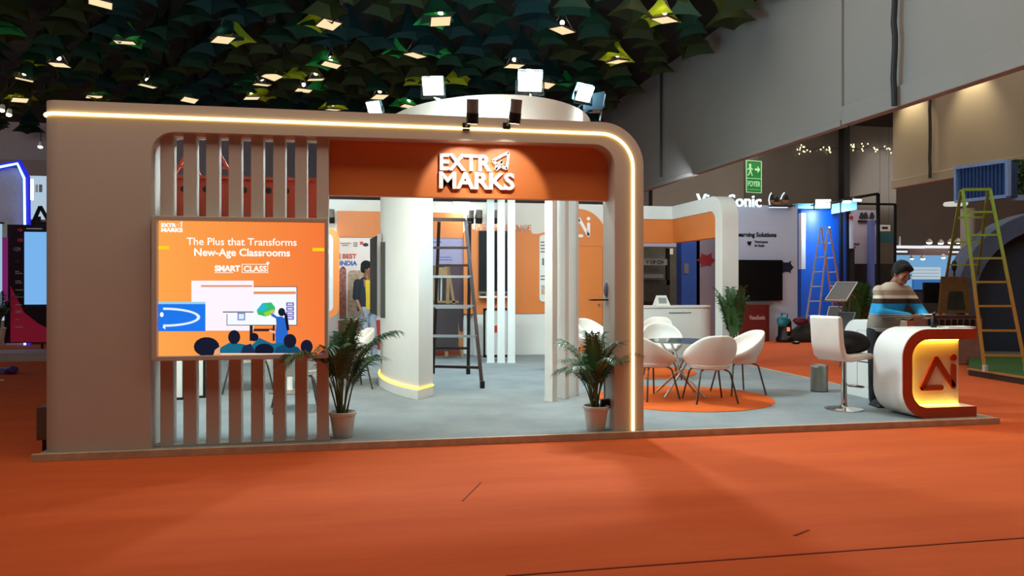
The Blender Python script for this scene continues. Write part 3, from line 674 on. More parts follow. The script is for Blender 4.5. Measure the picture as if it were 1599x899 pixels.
def xtable(c, r, zt, label):
    t = thing('glass_table', label, 'table', (c[0], c[1], PZ+.008))
    gm = mat('table_glass', '#9fb2ae', .06, trans=.75, var=0)
    MB().lathe([(.01, zt-.014), (r-.004, zt-.014), (r, zt-.008), (r-.004, zt), (.01, zt)], n=48).build('glass_top', gm, t, world=False, smooth=True)
    for k in range(4):
        a = R(35+90*k); a2 = R(35+90*k+150)
        MB().tube([(.27*math.cos(a2), .27*math.sin(a2), zt-.018), (.03*math.cos(a+1.2), .03*math.sin(a+1.2), zt*.44), (.36*math.cos(a), .36*math.sin(a), .004)], .015, 10).build('leg', chrome, t, world=False, smooth=True)
    MB().cyl((0, 0, zt*.42), (0, 0, zt*.47), .045).build('hub', chrome, t, world=False, smooth=True)
    return t
tc = Zp(1062, 618); xtable((tc.x, tc.y), .42, .70, 'round glass table with crossed chrome legs on the orange carpet')
chair(1108, 627, Zp(1108, 627)+AWAY*1.0-RIGHT*.12, 'white tub chair seen from behind in front of the glass table')
chair(1152, 614, tc, 'white tub chair on the right side of the glass table')
chair(1016, 622, tc, 'white tub chair half hidden by the glowing column, left of the glass table')
chair(1034, 590, tc, 'white tub chair facing us on the far side of the glass table')
t2 = Vector((6.9, 4.9, 0))
chair(930, 572, t2+Vector((.3, -.2, 0)), 'white tub chair right of the front posts, in front of the orange door')
chair(898, 578, t2, 'white tub chair mostly hidden behind the rightmost front post')
chair(1022, 566, t2, 'white tub chair farthest back by the white counter')
t3 = thing('pedestal_table', 'round white pedestal table behind the slats', 'table', Zp(452, 612))
MB().lathe([(.02, .70), (.40, .70), (.41, .71), (.40, .725), (.02, .725)], n=40).build('top', white2, t3, world=False, smooth=True)
MB().lathe([(.05, .03), (.04, .06), (.035, .69), (.08, .70)], n=24).build('column', white2, t3, world=False, smooth=True); MB().lathe([(.26, 0), (.26, .012), (.06, .035)], n=36).build('base', steel, t3, world=False, smooth=True)
tl = t3.location
chair(388, 612, tl, 'white tub chair behind the slats, left of the pedestal table')
chair(462, 640, tl, 'white tub chair behind the slats, nearest the left palm')
chair(545, 606, tl, 'white tub chair behind the left potted palm')
# white boards with black frames leaning at the left
for (xa, xb, yt, yb, nm) in ((206, 252, 300, 677, 'nearest the left end of the portal'), (252, 289, 330, 624, 'second from the left behind the slats'), (294, 321, 330, 621, 'third from the left behind the slats')):
    p = Zp(xb, yb); v = p.y; A_ = Vp(xa, yb, v)
    x0_, x1_ = A_.x, p.x; z1_ = 1.9
    x0_ = max(x0_, .14)
    bt = thing('framed_board', 'white board with thin black frame, '+nm, 'board', ((x0_+x1_)/2, v, PZ))
    f = MB(); w_ = .03
    f.bb((x0_, v, PZ), (x1_, v+.03, PZ+w_)).bb((x0_, v, z1_-w_), (x1_, v+.03, z1_)).bb((x1_-w_, v, PZ+w_), (x1_, v+.03, z1_-w_)).bb((x0_, v, PZ+w_), (x0_+w_, v+.03, z1_-w_)).build('frame', black, bt)
    MB().bb((x0_+w_, v+.008, PZ+w_), (x1_-w_, v+.025, z1_-w_)).build('panel', white2, bt)
# television on the left face of the curved pillar
A_, B_ = Vector((2.90, 3.75, 0)), Vector((2.80, 4.75, 0)); dd = (B_-A_).normalized(); nn_ = Vector((-dd.y, dd.x, 0))
pt = thing('wall_television', 'television seen edge-on on the left side of the curved pillar', 'television', A_+UP*1.04)
MB().box((A_+B_)/2+UP*1.6, ((B_-A_).length, .05, 1.12), dd, nn_, UP).build('casing', mat('matt_black', '#0b0b0c', .85), pt, bevel=.008)
MB().box((A_+B_)/2+UP*1.6-dd*((B_-A_).length/2+.004), (.012, .062, 1.14), dd, nn_, UP).build('edge_trim', mat('grey_plastic', '#9a9894', .4), pt, bevel=.003)
MB().box((A_+B_)/2+UP*1.6-nn_*.07+dd*.1, (.3, .1, .4), dd, nn_, UP).build('wall_mount', black, pt)
MB().box(Dp(600.5, 437, 10.50), (.12, .05, 1.04), (RIGHT*.8-AWAY*.6), (RIGHT*.6+AWAY*.8), UP).build('dark_plate', mat('charcoal_grey', '#3c3a36', .5), pt, bevel=.01)  # dark upright plate on the pillar beside the television
# white counter at the back right
wc = thing('white_counter', 'long white counter with rounded end under the corner portal', 'counter', (8.4, 7.2, PZ))
a, c = Vp(960, 480, 7.0), Vp(1117, 478, 6.6)
L0 = 7.3; L1 = Vp(1117, 500, 6.8).x
MB().prism([(L0, 6.8), (L1-.3, 6.8)]+arc(L1-.3, 7.1, .3, -90, 0, 8)+[(L1, 7.4), (L0, 7.4)], (0, 0, PZ), EU, EV, UP*.96).build('body', white2, wc, smooth=True)
MB().prism([(L0-.01, 6.78), (L1-.3, 6.78)]+arc(L1-.3, 7.1, .32, -90, 0, 8)+[(L1+.02, 7.42), (L0-.01, 7.42)], (0, 0, PZ+.96), EU, EV, UP*.03).build('top', white2, wc, smooth=True)
MB().bb((L1-.95, 6.785, .92), (L1-.5, 6.80, .93)).build('drawer_line', mat('grey_print', '#6a625e', .6), wc)
lp = thing('tablet_stand', 'pale folded tablet stand on the white counter', 'tablet', (L1-1.0, 7.05, 1.05))
MB().hexa([(L1-1.15, 6.95, 1.05), (L1-.85, 6.95, 1.05), (L1-.85, 7.15, 1.05), (L1-1.15, 7.15, 1.05), (L1-1.10, 7.05, 1.25), (L1-.9, 7.05, 1.25), (L1-.9, 7.08, 1.25), (L1-1.10, 7.08, 1.25)]).build('body', white2, lp, bevel=.006)
MB().box((L1-1.0, 7.0, 1.15), (.16, .012, .12), EU, Vector((0, .9, -.43)).normalized(), Vector((0, .43, .9)).normalized()).build('screen', mat('grey_screen', '#8d8f90', .3), lp)
# second white counter with a door outline on the right edge
rc = thing('white_counter', 'white rounded counter with a door outline behind the bar stool', 'counter', (9.0, 1.8, PZ))
u0 = 8.84
MB().prism([(1.30, PZ), (1.98, PZ)]+[(1.98, .8)]+arc(1.98-.24, 1.03-.24, .24, 0, 90, 8)+[(1.30, 1.03)], (u0, 0, 0), EV, UP, EU*.40).build('body', white2, rc, smooth=True)
g_ = MB(); gm = mat('door_gap_grey', '#9b9b98', .6)
for a, c in (((1.36, .2), (1.36, .9)), ((1.70, .2), (1.70, .9)), ((1.36, .9), (1.70, .9)), ((1.36, .2), (1.70, .2))): g_.bar((u0-.001, a[0], a[1]), (u0-.001, c[0], c[1]), .008, .004)
g_.build('door_outline', gm, rc)
# steel waste bin
p = Zp(1300.5, 610); bn = thing('waste_bin', 'cylindrical brushed steel waste bin beside the bar stool', 'bin', (8.62, p.y, PZ))
MB().lathe([(.108, .0), (.11, .01), (.11, .31), (.113, .315), (.113, .325)], n=32).build('body', steel, bn, world=False, smooth=True)
MB().lathe([(.113, .325), (.108, .345), (.05, .36), (.01, .362)], n=32).build('lid', steel, bn, world=False, smooth=True); MB().lathe([(.112, 0), (.112, .012)], n=32).build('base_ring', black, bn, world=False)
# bar stool
p = Zp(1318, 639); fw = (RIGHT*.88+AWAY*.47).normalized()
bs = thing('bar_stool', 'white leather bar stool with chrome pedestal and round base', 'stool', p, math.atan2(fw.y, fw.x))
pr_ = [(.25, .60), (.24, .64), (.10, .645), (-.13, .63), (-.20, .66), (-.235, .76), (-.27, 1.05), (-.30, 1.075), (-.335, 1.06), (-.31, .76), (-.27, .62), (-.19, .565), (-.10, .555), (.12, .575), (.24, .575)]
MB().prism(pr_, (0, -.20, 0), EU, UP, EV*.40).build('seat', leather, bs, world=False, smooth=True, bevel=.025, seg=3)
st = MB()
for z in (.80, .90, .99): st.bar((-.262-(z-.8)*.12+.012, -.18, z), (-.262-(z-.8)*.12+.012, .18, z), .004, .008)
st.build('seam_line', mat('seam_grey', '#b8b0a6', .6), bs, world=False)
MB().lathe([(.21, 0), (.212, .008), (.19, .016), (.06, .03), (.035, .05), (.032, .08)], n=40).build('base', chrome, bs, world=False, smooth=True)
MB().lathe([(.03, .06), (.03, .30), (.024, .31), (.024, .555)], n=24).build('column', chrome, bs, world=False, smooth=True)
MB().tube([(.03, -.03, .27), (.12, -.13, .26), (.20, -.10, .255), (.22, 0, .255), (.20, .10, .255), (.12, .13, .26), (.03, .03, .27)], .011, 8).build('footrest', chrome, bs, world=False, smooth=True)
MB().tube([(.05, -.02, .56), (.14, -.16, .545), (.16, -.24, .54)], .006, 8).build('lever', black, bs, world=False, smooth=True)
# black jacket on the stool
def lump(name, m, c, r, seed, par=None, amp=.18, n=22, k=12, flat=0, world=True):
    q = random.Random(seed); w = [(q.uniform(1.5, 4), q.uniform(1.5, 4), q.uniform(1.5, 4), q.uniform(0, 6)) for _ in range(5)]
    mb = MB().ell((0, 0, 0), (1, 1, 1), n, k)
    vs = []
    for v in mb.v:
        a = 1+amp*sum(math.sin(v.x*x+v.y*y+v.z*z+f) for x, y, z, f in w)/2.2
        p = Vector((v.x*r[0]*a, v.y*r[1]*a, v.z*r[2]*a))
        if flat and p.z < -r[2]*flat: p.z = -r[2]*flat
        vs.append(Vector(c)+p)
    mb.v = vs; return mb.build(name, m, par, world, smooth=True, subsurf=1)
cloth = mat('black_cloth', '#141416', .9, var=.1, bump=.3, bscale=40)
jk = lump('jacket', cloth, p+fw*.06+UP*.755+RIGHT*.02, (.24, .17, .135), 4, None, .16, flat=.9)
tag(jk, 'black jacket lying crumpled on the bar stool seat', 'jacket')
# reception counter with lit Ai recess
FV = .12; K = lambda x, y: Vp(x, y, FV)
rx = thing('reception_counter', 'white and red-orange C-shaped reception counter with yellow-lit recess', 'counter', (9, .3, PZ))
ua, ub, zb, zt_ = K(1410, 560).x, K(1525, 520).x, PZ, K(1470, 513.5).z
ro = .30
outl = [(ub, zt_)]+arc(ua+ro, zt_-ro, ro, 90, 180, 12)+arc(ua+ro, zb+ro, ro, 180, 270, 12)+[(ub, zb)]
th = .112; ri = ro-th*.95
inn = [(ub, zb+th)]+arc(ua+th+ri, zb+th+ri, ri, 270, 180, 12)+arc(ua+th+ri, zt_-th-ri, ri, 180, 90, 12)+[(ub, zt_-th)]
MB().prism(outl+inn, (0, FV+.012, 0), EU, UP, EV*.47).build('shell', white2, rx, smooth=True)
MB().prism(outl+inn, (0, FV, 0), EU, UP, EV*.012).build('front_face', redor, rx)
up_ = K(1511, 560).x
MB().prism([(up_, zb+th)]+inn[1:-1]+[(up_, zt_-th)], (0, FV+.13, 0), EU, UP, EV*.04).build('recess_panel', mat('recess_white', '#e6dccb', .6, var=0), rx)
ins = [(x, z) for x, z in [(up_-.02, zb+th+.012)]+[(ua+th+ri+(ri-.012)*math.cos(R(a)), zb+th+ri+(ri-.012)*math.sin(R(a))) for a in range(270, 179, -9)]+[(ua+th+ri+(ri-.012)*math.cos(R(a)), zt_-th-ri+(ri-.012)*math.sin(R(a))) for a in range(180, 89, -9)]+[(up_-.02, zt_-th-.012)]]
MB().tube([(x, FV+.112, z) for x, z in ins], .007, 6).build('light_strip', glow('counter_led', (1.0, .55, .03), 26), rx)
lg = MB(); f0, f1 = Vp(1440, 605.5, FV+.12), Vp(1488.5, 555.5, FV+.12)
ai_logo(lg, lambda x, y: Vector((f0.x+(f1.x-f0.x)*x, FV+.119, f0.z+(f1.z-f0.z)*y)), .058, .022, EV); lg.build('logo', redor, rx)
# small things on the counter
nb = MB().box(Vector((9.1, .35, zt_+.006)), (.34, .2, .012)).build('flat_box', white2); tag(nb, 'thin white sheet stack on the right end of the reception counter', 'papers')
bt_ = thing('bottle', 'small dark bottle standing on the reception counter', 'bottle', Vector((8.98, .33, zt_)))
bt_.location = Vp(1458, 505, .40); bt_.location.z = zt_
MB().lathe([(.03, 0), (.032, .01), (.032, .09), (.014, .115), (.014, .13)], n=20).build('body', darkp, bt_, world=False, smooth=True); MB().lathe([(.016, .13), (.016, .15), (.01, .155)], n=16).build('cap', black, bt_, world=False, smooth=True)
# device on bracket at the column, with cable
dv = thing('wall_device', 'small rounded blue-grey device standing on a black bracket shelf', 'device', Vp(952, 466, .30))
p = Vp(951.5, 452, .30); meshm = mat('blue_grey_mesh', '#6a7390', .5, var=.6, scale=60)
MB().ell(p-Vector((.012, 0, 0)), (.046, .05, .09), 20, 14).build('grille', meshm, dv, smooth=True)
MB().box(p+Vector((.042, .01, 0)), (.035, .085, .17)).build('housing', gsil, dv, bevel=.014, seg=3)
a, c = Vp(920, 468, .32), Vp(958, 466, .30)
MB().box(Vector(((a.x+5.08)/2, .30, c.z-.012)), (5.08-a.x, .10, .014)).build('shelf', black, dv, bevel=.003)
MB().tube([p+Vector((0, 0, -.1)), Vp(950, 500, .31), Vp(958, 515, .32), Vp(964, 545, .33), Vector((5.07, .36, .9)), Vector((5.07, .34, .25))], .006, 6).build('cable', black, dv)
tag(MB().bb(Vp(944, 634, .22)-Vector((.04, .02, .02)), Vp(952, 624, .22)+Vector((.03, .03, .01))).build('power_adapter', black, bevel=.006), 'small black plug adapter resting behind the right palm pot', 'adapter')
# ================================================================== STEP LADDERS
def ladder(label, tF, tB, fF, fB, nF, nB, mr, mrung, r=.022, grp=None, foot=None, topbar=None, dbl=False):
    base = (fF[0]+fF[1]+fB[0]+fB[1])/4
    t = thing('step_ladder', label, 'ladder', base, 0, grp)
    for tops, feet, n in ((tF, fF, nF), (tB, fB, nB)):
        for a, c in zip(tops, feet): MB().bar(a, c, r*2, r*1.2, side=tuple((tops[1]-tops[0]).normalized())).build('rail', mr, t)
        for i in range(n):
            k = (i+1)/(n+.65); a, c = tops[0].lerp(feet[0], k), tops[1].lerp(feet[1], k)
            MB().bar(a, c, r*1.5, r*1.5).build('rung', mr if (i == 0 or i == n-1) else mrung, t)
    MB().bar(tF[0], tF[1], r*2.2, r*2).build('top_bar', mr, t)
    for c in list(fF)+list(fB): MB().box(c+UP*.05, (r*2.6, r*2.6, .10)).build('foot', foot or black, t, bevel=.006)
    return t
dkl = mat('dark_red_brown_metal', '#33201c', .4, metal=.5)
f1, f2 = Zp(672, 603), Zp(753, 606); b1, b2 = Zp(676, 583), Zp(731, 584)
zt2 = 2.42; mid = (f1+f2+b1+b2)/4
tF = [Vector((f1.x+.06, mid.y-.10, zt2)), Vector((f2.x-.12, mid.y-.10, zt2))]; tB = [Vector((b1.x+.02, mid.y+.05, zt2-.02)), Vector((b2.x-.06, mid.y+.05, zt2-.02))]
ladder('tall dark metal step ladder standing inside the stand beside the curved pillar', tF, tB, [f1, f2], [b1, b2], 5, 3, dkl, alu, .024)
# ================================================================== PALMS
def palm(loc, rz, s, label, pot=True, n=15, seed=1, spread=1.0, hgt=1.0):
    q = random.Random(seed); t = thing('potted_palm', label, 'plant', loc, rz)
    if pot:
        MB().lathe([(.085, 0), (.09, .005), (.118, .205), (.128, .21), (.13, .235), (.12, .24), (.112, .225), (.108, .2)], n=32, caps=False).build('pot', potm, t, world=False, smooth=True)
        MB().lathe([(.01, 0), (.085, 0)], n=24, caps=False).build('pot_base', potm, t, world=False)
    MB().lathe([(.005, .2), (.06, .203), (.108, .2)], n=20, caps=False).build('soil', soil, t, world=False)
    for i in range(n):
        a = 2.4*i+q.uniform(-.3, .3); L = (q.uniform(.75, 1.1) if i > 2 else .98)*s; tilt = (q.uniform(.55, 1.5) if i > 2 else .3)*spread
        dirv = Vector((math.cos(a), math.sin(a), 0)); p = Vector((q.uniform(-.035, .035), q.uniform(-.035, .035), .19)); pts = [p.copy()]
        ns = 20; el_ = R(87)-tilt*.14
        for k in range(ns):
            el_ -= tilt*(.01+.19*max(0, (k-5)/ns))
            p = p+(dirv*math.cos(el_)+UP*math.sin(el_)*hgt)*(L/ns); pts.append(p.copy())
        MB().tube(pts, [.008*(1-.8*k/ns)+.001 for k in range(ns+1)], 6).build('stem', stemm, t, world=False, smooth=True)
        lf = MB()
        for k in range(8, ns+1):
            for h in (0, .5):
                if k+h > ns: continue
                j = int(k+h); b = pts[j].lerp(pts[min(ns, j+1)], h); d = (pts[min(ns, j+1)]-pts[j-1]).normalized(); sd = d.cross(UP); sd = sd.normalized() if sd.length > .05 else EU; nu = sd.cross(d)
                ll = s*(.25-.0022*(k-13)**2)*q.uniform(.8, 1.1); ll = max(ll, .07*s)
                for g in (-1, 1):
                    u = (sd*g*.8+d*.8+nu*.15).normalized(); w = nu.cross(u).normalized()*.0105*s
                    m_ = b+u*ll*.5; e = b+u*ll-UP*ll*q.uniform(.25, .6)
                    lf.add([b-w*.4, b+w*.4, m_+w, m_-w, e], [(0, 1, 2, 3), (3, 2, 4)])
        lf.build('frond', leafm, t, world=False)
    return t
palm(Zp(535, 683)+Vector((0, .03, 0)), .4, .92, 'potted palm in white pot by the right end of the slats', seed=3, n=17, spread=1.05)
palm(Vector((4.925, .17, PZ)), 1.9, .76, 'potted palm in white pot beside the glowing portal column', seed=8, n=17, spread=1.0)
palm(Vector((9.05, 5.45, PZ)), .9, 1.1, 'potted palm at the foot of the corner portal behind the chairs', seed=12, n=13, spread=.38)
palm(Zp(1340, 556, 0), 2.2, 1.3, 'leafy palm behind the white counter near the brochure stand', seed=21, n=16, spread=.75)
# ================================================================== PEOPLE
skin = mat('skin_brown', '#8a5a42', .5, var=.06, scale=20)
hairm = mat('black_hair', '#0c0a09', .9, var=.3, scale=60, bump=.4, bscale=120)
shoem = mat('black_shoe', '#17181b', .5)
def basis(F, U):
    F = Vector(F).normalized(); Rr = F.cross(Vector(U)).normalized(); U2 = Rr.cross(F)
    return Matrix((Rr, F, U2)).transposed()     # columns: right, forward, up
def add_head(mb, c, M3, s=1.0):
    T = lambda x, y, z: Vector(c)+M3 @ (Vector((x, y, z))*s)
    E = lambda x, y, z, a, b_, d: mb.ell(T(x, y, z), (a*s, b_*s, d*s), 18, 12, M3)
    E(0, -.012, .035, .074, .092, .085); E(0, .012, -.02, .064, .078, .085); E(0, .035, -.075, .045, .048, .04)   # skull, face, jaw
    E(0, .092, -.022, .012, .018, .022); E(0, .098, -.034, .016, .013, .010); E(0, .084, .014, .045, .012, .010)     # nose, brow
    E(0, .080, -.066, .022, .012, .007); E(0, .078, -.077, .019, .012, .007)                                          # lips
    for g in (-1, 1): E(g*.074, -.008, -.012, .010, .02, .032); E(g*.042, .066, -.03, .02, .018, .02)                  # ears, cheeks
def face_bits(t, c, M3, s=1.0):
    T = lambda x, y, z: Vector(c)+M3 @ (Vector((x, y, z))*s)
    for g in (-1, 1):
        MB().ell(T(g*.030, .080, -.004), (.012*s, .007*s, .006*s), 10, 8, M3).build('eye', darkp, t, world=False, smooth=True)
        MB().ell(T(g*.032, .090, .016), (.021*s, .006*s, .005*s), 10, 6, M3).build('eyebrow', hairm, t, world=False, smooth=True)
def add_hair(c, M3, s, t):
    T = lambda x, y, z: Vector(c)+M3 @ (Vector((x, y, z))*s)
    mb = MB()
    mb.ell(T(0, -.022, .052), (.086*s, .098*s, .090*s), 20, 12, M3); mb.ell(T(0, -.055, .0), (.078*s, .062*s, .085*s), 18, 10, M3); mb.ell(T(.01, .045, .088), (.066*s, .045*s, .036*s), 16, 10, M3)
    mb.ell(T(-.03, .066, .070), (.036*s, .026*s, .028*s), 14, 8, M3)
    for g in (-1, 1): mb.ell(T(g*.07, -.005, .025), (.017*s, .035*s, .05*s), 12, 8, M3)
    mb.build('hair', hairm, t, world=False, remesh=.008)
def hand(mb, wrist, d, pn, side, curl=.5, s=1.0):
    """palm with four unequal bent fingers and a thumb from the side of the palm; d = direction of fingers, pn = palm normal"""
    d = Vector(d).normalized(); pn = Vector(pn); pn = (pn-d*pn.dot(d)).normalized(); x = d.cross(pn)*side
    w = Vector(wrist); pc = w+d*.045*s
    mb.ell(pc, (.040*s, .050*s, .016*s), 14, 10, Matrix((x, d, pn)).transposed())
    for i, (o, L) in enumerate(((-.029, .062), (-.010, .074), (.010, .078), (.029, .070))):
        b = w+d*.083*s+x*(-o)*s; pts = [b-d*.02*s, b]; q = d.copy()
        for k in range(3):
            q = (q+pn*curl*.55).normalized(); b = b+q*L*s*(.45, .32, .23)[k]; pts.append(b)
        mb.limb(pts, [.0095*s, .0095*s, .009*s, .008*s, .007*s], 8)
    b = w+d*.03*s+x*.034*s; q = (x*.8+d*.6+pn*.15).normalized(); pts = [w+d*.02*s+x*.015*s, b, b+q*.035*s, b+(q+d*.5+pn*curl*.5).normalized()*.064*s]
    mb.limb(pts, [.014*s, .012*s, .010*s, .008*s], 8)
# --- man in striped sweater at the reception counter (local x = right in the photo, y = away)
b0 = Zp(1388, 636); man = thing('person', 'man in striped sweater bending over a phone at the reception counter', 'person', (b0.x, b0.y+.10, PZ), -YAW)
Hc = Vector((.17, -.10, 1.545)); HM = basis((.22, -.88, -.36), (.1, -.3, .95))
pel = Vector((.0, .0, .92)); hs = 1.06
shL, shR = Vector((-.06, -.02, 1.345)), Vector((.255, -.03, 1.345))
elL, elR = Vector((-.10, -.16, 1.10)), Vector((.36, -.13, 1.12)); wrL, wrR = Vector((.18, -.25, 1.055)), Vector((.33, -.31, 1.06))
body = MB(); add_head(body, Hc, HM, hs)
body.limb([(.10, .0, 1.36), (.125, -.03, 1.43), Hc+Vector((-.02, .03, -.05))], [.07, .058, .055], 14)
body.loft([((.0, 0, .84), .13, .10), ((.01, 0, .95), .14, .10), ((.05, -.01, 1.15), .15, .10), ((.09, -.02, 1.30), .17, .10), ((.10, -.02, 1.40), .10, .07)], 20)
legs = ((Vector((-.09, 0, .88)), Vector((-.11, -.03, .48)), Vector((-.09, .03, .09))), (Vector((.09, 0, .88)), Vector((.10, -.02, .48)), Vector((.10, .04, .09))))
for a, k, f in legs: body.limb([a, k, f], [.085, .055, .04], 12)
body.limb([shL, elL, wrL], [.055, .042, .028], 12); body.limb([shR, elR, wrR], [.055, .042, .028], 12)
hand(body, wrL, (.9, -.35, -.02), (0.1, .3, .9), 1, .55); hand(body, wrR, (.35, -.9, .0), (-.5, .1, .8), -1, .55)
body.build('body', skin, man, world=False, remesh=.0065)
face_bits(man, Hc, HM, hs); add_hair(Hc, HM, hs*1.02, man)
swm = bpy.data.materials.new('striped_knit'); swm.use_nodes = True; n_ = swm.node_tree.nodes; L_ = swm.node_tree.links
n_['Principled BSDF'].inputs['Roughness'].default_value = .9
tcn = n_.new('ShaderNodeTexCoord'); sp1 = n_.new('ShaderNodeSeparateXYZ'); mr = n_.new('ShaderNodeMapRange'); mr.inputs[1].default_value = .86; mr.inputs[2].default_value = 1.46
rp = n_.new('ShaderNodeValToRGB'); rp.color_ramp.interpolation = 'CONSTANT'
bands = [(0, '#a8a49a'), (.10, '#b5aea2'), (.36, '#1b8fc4'), (.56, '#2b211d'), (.66, '#cfc4b4'), (.72, '#8c7a66'), (.82, '#b3a592')]
el_ = rp.color_ramp.elements
while len(el_) > 1: el_.remove(el_[0])
el_[0].position = 0; el_[0].color = (*lin(bands[0][1]), 1)
for ps_, cl in bands[1:]: e_ = el_.new(ps_); e_.color = (*lin(cl), 1)
wv = n_.new('ShaderNodeMath'); wv.operation = 'MULTIPLY'; wv.inputs[1].default_value = 320
sn = n_.new('ShaderNodeMath'); sn.operation = 'SINE'; gt = n_.new('ShaderNodeMath'); gt.operation = 'GREATER_THAN'; gt.inputs[1].default_value = .1
# thin dark stripes only in the lower band and at the shoulders
m1 = n_.new('ShaderNodeMapRange'); m1.inputs[1].default_value = 1.075; m1.inputs[2].default_value = 1.07; m2 = n_.new('ShaderNodeMapRange'); m2.inputs[1].default_value = .915; m2.inputs[2].default_value = .92
mm = n_.new('ShaderNodeMath'); mm.operation = 'MULTIPLY'; m3 = n_.new('ShaderNodeMath'); m3.operation = 'MULTIPLY'; mx = n_.new('ShaderNodeMixRGB'); mx.inputs[2].default_value = (*lin('#2a2622'), 1)
L_.new(tcn.outputs['Object'], sp1.inputs[0]); L_.new(sp1.outputs['Z'], mr.inputs[0]); L_.new(mr.outputs[0], rp.inputs[0]); L_.new(sp1.outputs['Z'], wv.inputs[0]); L_.new(wv.outputs[0], sn.inputs[0]); L_.new(sn.outputs[0], gt.inputs[0])
L_.new(sp1.outputs['Z'], m1.inputs[0]); L_.new(sp1.outputs['Z'], m2.inputs[0]); L_.new(m1.outputs[0], mm.inputs[0]); L_.new(m2.outputs[0], mm.inputs[1]); L_.new(mm.outputs[0], m3.inputs[0]); L_.new(gt.outputs[0], m3.inputs[1])
L_.new(rp.outputs[0], mx.inputs[1]); L_.new(m3.outputs[0], mx.inputs[0]); L_.new(mx.outputs[0], n_['Principled BSDF'].inputs['Base Color'])
sw_ = MB()
sw_.loft([((.0, 0, .865), .175, .13), ((.0, 0, .95), .185, .135), ((.04, -.01, 1.12), .19, .135), ((.08, -.02, 1.28), .20, .135), ((.095, -.02, 1.37), .185, .115), ((.10, -.02, 1.41), .13, .09), ((.105, -.02, 1.445), .075, .07)], 24)
for a, e, w_ in ((shL, elL, wrL), (shR, elR, wrR)):
    sw_.limb([a, e, e.lerp(w_, .95)], [.068, .06, .046], 14)
sw_.build('sweater', swm, man, world=False, remesh=.012)
tr = MB()
tr.loft([((0, 0, .90), .155, .115), ((0, 0, .82), .17, .12), ((0, 0, .78), .15, .11)], 20)
for a, k, f in legs: tr.limb([a, k, f], [.10, .075, .062], 14)
tr.build('trousers', mat('black_trousers', '#1b1c22', .85), man, world=False, remesh=.012)
for a, k, f in legs:
    s_ = MB(); s_.ell((f.x, f.y-.06, .045), (.046, .13, .05), 16, 10); s_.ell((f.x, f.y+.01, .06), (.045, .06, .065), 14, 8); s_.bb((f.x-.045, f.y-.18, 0), (f.x+.045, f.y+.06, .02)); s_.build('shoe', shoem, man, world=False, remesh=.01)
ph = MB().box(Vector((.34, -.38, 1.085)), (.075, .15, .009), Vector((.8, .6, 0)), Vector((-.6, .8, 0)), UP)
pho = ph.build('phone', white2, None, world=False, bevel=.003); pho.location = man.location; pho.rotation_euler = man.rotation_euler; tag(pho, "white phone held in the striped-sweater man's hands over the counter", 'phone')
# --- man in dark vest at the poster
b0 = Zp(574, 561); vm = thing('person', 'man in dark vest and yellow shirt standing in profile by the pink poster', 'person', (b0.x, b0.y, PZ), -YAW-.65)
k = 1.06
Hc = Vector((-.01, 0, 1.70)); HM = basis((.82, .55, -.1), (0, 0, 1))
bd_ = MB(); add_head(bd_, Hc, HM, k); bd_.limb([(-.03, 0, 1.5), (-.025, 0, 1.58), (-.015, 0, 1.64)], [.068, .058, .055])
bd_.loft([((-.02, 0, .92), .11, .15), ((-.01, 0, 1.15), .11, .15), ((-.03, 0, 1.38), .115, .18), ((-.03, 0, 1.50), .07, .12)], 20)
lg_ = ((Vector((-.02, -.09, .95)), Vector((.02, -.10, .52)), Vector((-.03, -.10, .09))), (Vector((-.02, .09, .95)), Vector((.03, .10, .52)), Vector((.06, .11, .09))))
for a, q, f in lg_: bd_.limb([a, q, f], [.088, .058, .042])
ar_ = ((Vector((-.04, -.20, 1.43)), Vector((-.06, -.23, 1.14)), Vector((.06, -.22, .93))), (Vector((-.04, .20, 1.43)), Vector((-.05, .23, 1.14)), Vector((.10, .2, .98))))
for i, (a, e, w_) in enumerate(ar_): bd_.limb([a, e, w_], [.055, .043, .029]); hand(bd_, w_, w_-e, (.5, -.3 if i else .3, .2), 1 if i else -1, .4)
bd_.build('body', skin, vm, world=False, remesh=.008); face_bits(vm, Hc, HM, k); add_hair(Hc, HM, k*1.03, vm)
vs = MB(); vs.loft([((-.04, 0, .90), .13, .19), ((-.035, 0, 1.15), .135, .195), ((-.05, 0, 1.38), .125, .215), ((-.05, 0, 1.48), .09, .15), ((-.04, 0, 1.54), .06, .08)], 22)
for a, e, w_ in ar_: vs.limb([a, a.lerp(e, .9)], [.08, .07], 14)
vs.build('vest', mat('dark_navy_cloth', '#20242f', .9), vm, world=False, remesh=.014)
yv = MB(); yv.loft([((.035, 0, .92), .075, .12), ((.045, 0, 1.15), .075, .12), ((.03, 0, 1.38), .07, .12), ((.02, 0, 1.49), .05, .08)], 20); yv.build('shirt', mat('yellow_cloth', '#c9a520', .85), vm, world=False, remesh=.012)
tr = MB(); tr.loft([((-.02, 0, .98), .115, .165), ((-.02, 0, .86), .12, .17)], 20)
for a, q, f in lg_: tr.limb([a, q, f], [.10, .078, .062], 14)
tr.build('trousers', mat('pale_blue_jeans', '#8d94a0', .85), vm, world=False, remesh=.014)
for a, q, f in lg_:
    s_ = MB(); s_.ell((f.x+.06, f.y, .045), (.13, .046, .05), 16, 10); s_.ell((f.x, f.y, .06), (.06, .045, .065), 14, 8); s_.bb((f.x-.06, f.y-.045, 0), (f.x+.18, f.y+.045, .02)); s_.build('shoe', shoem, vm, world=False, remesh=.012)
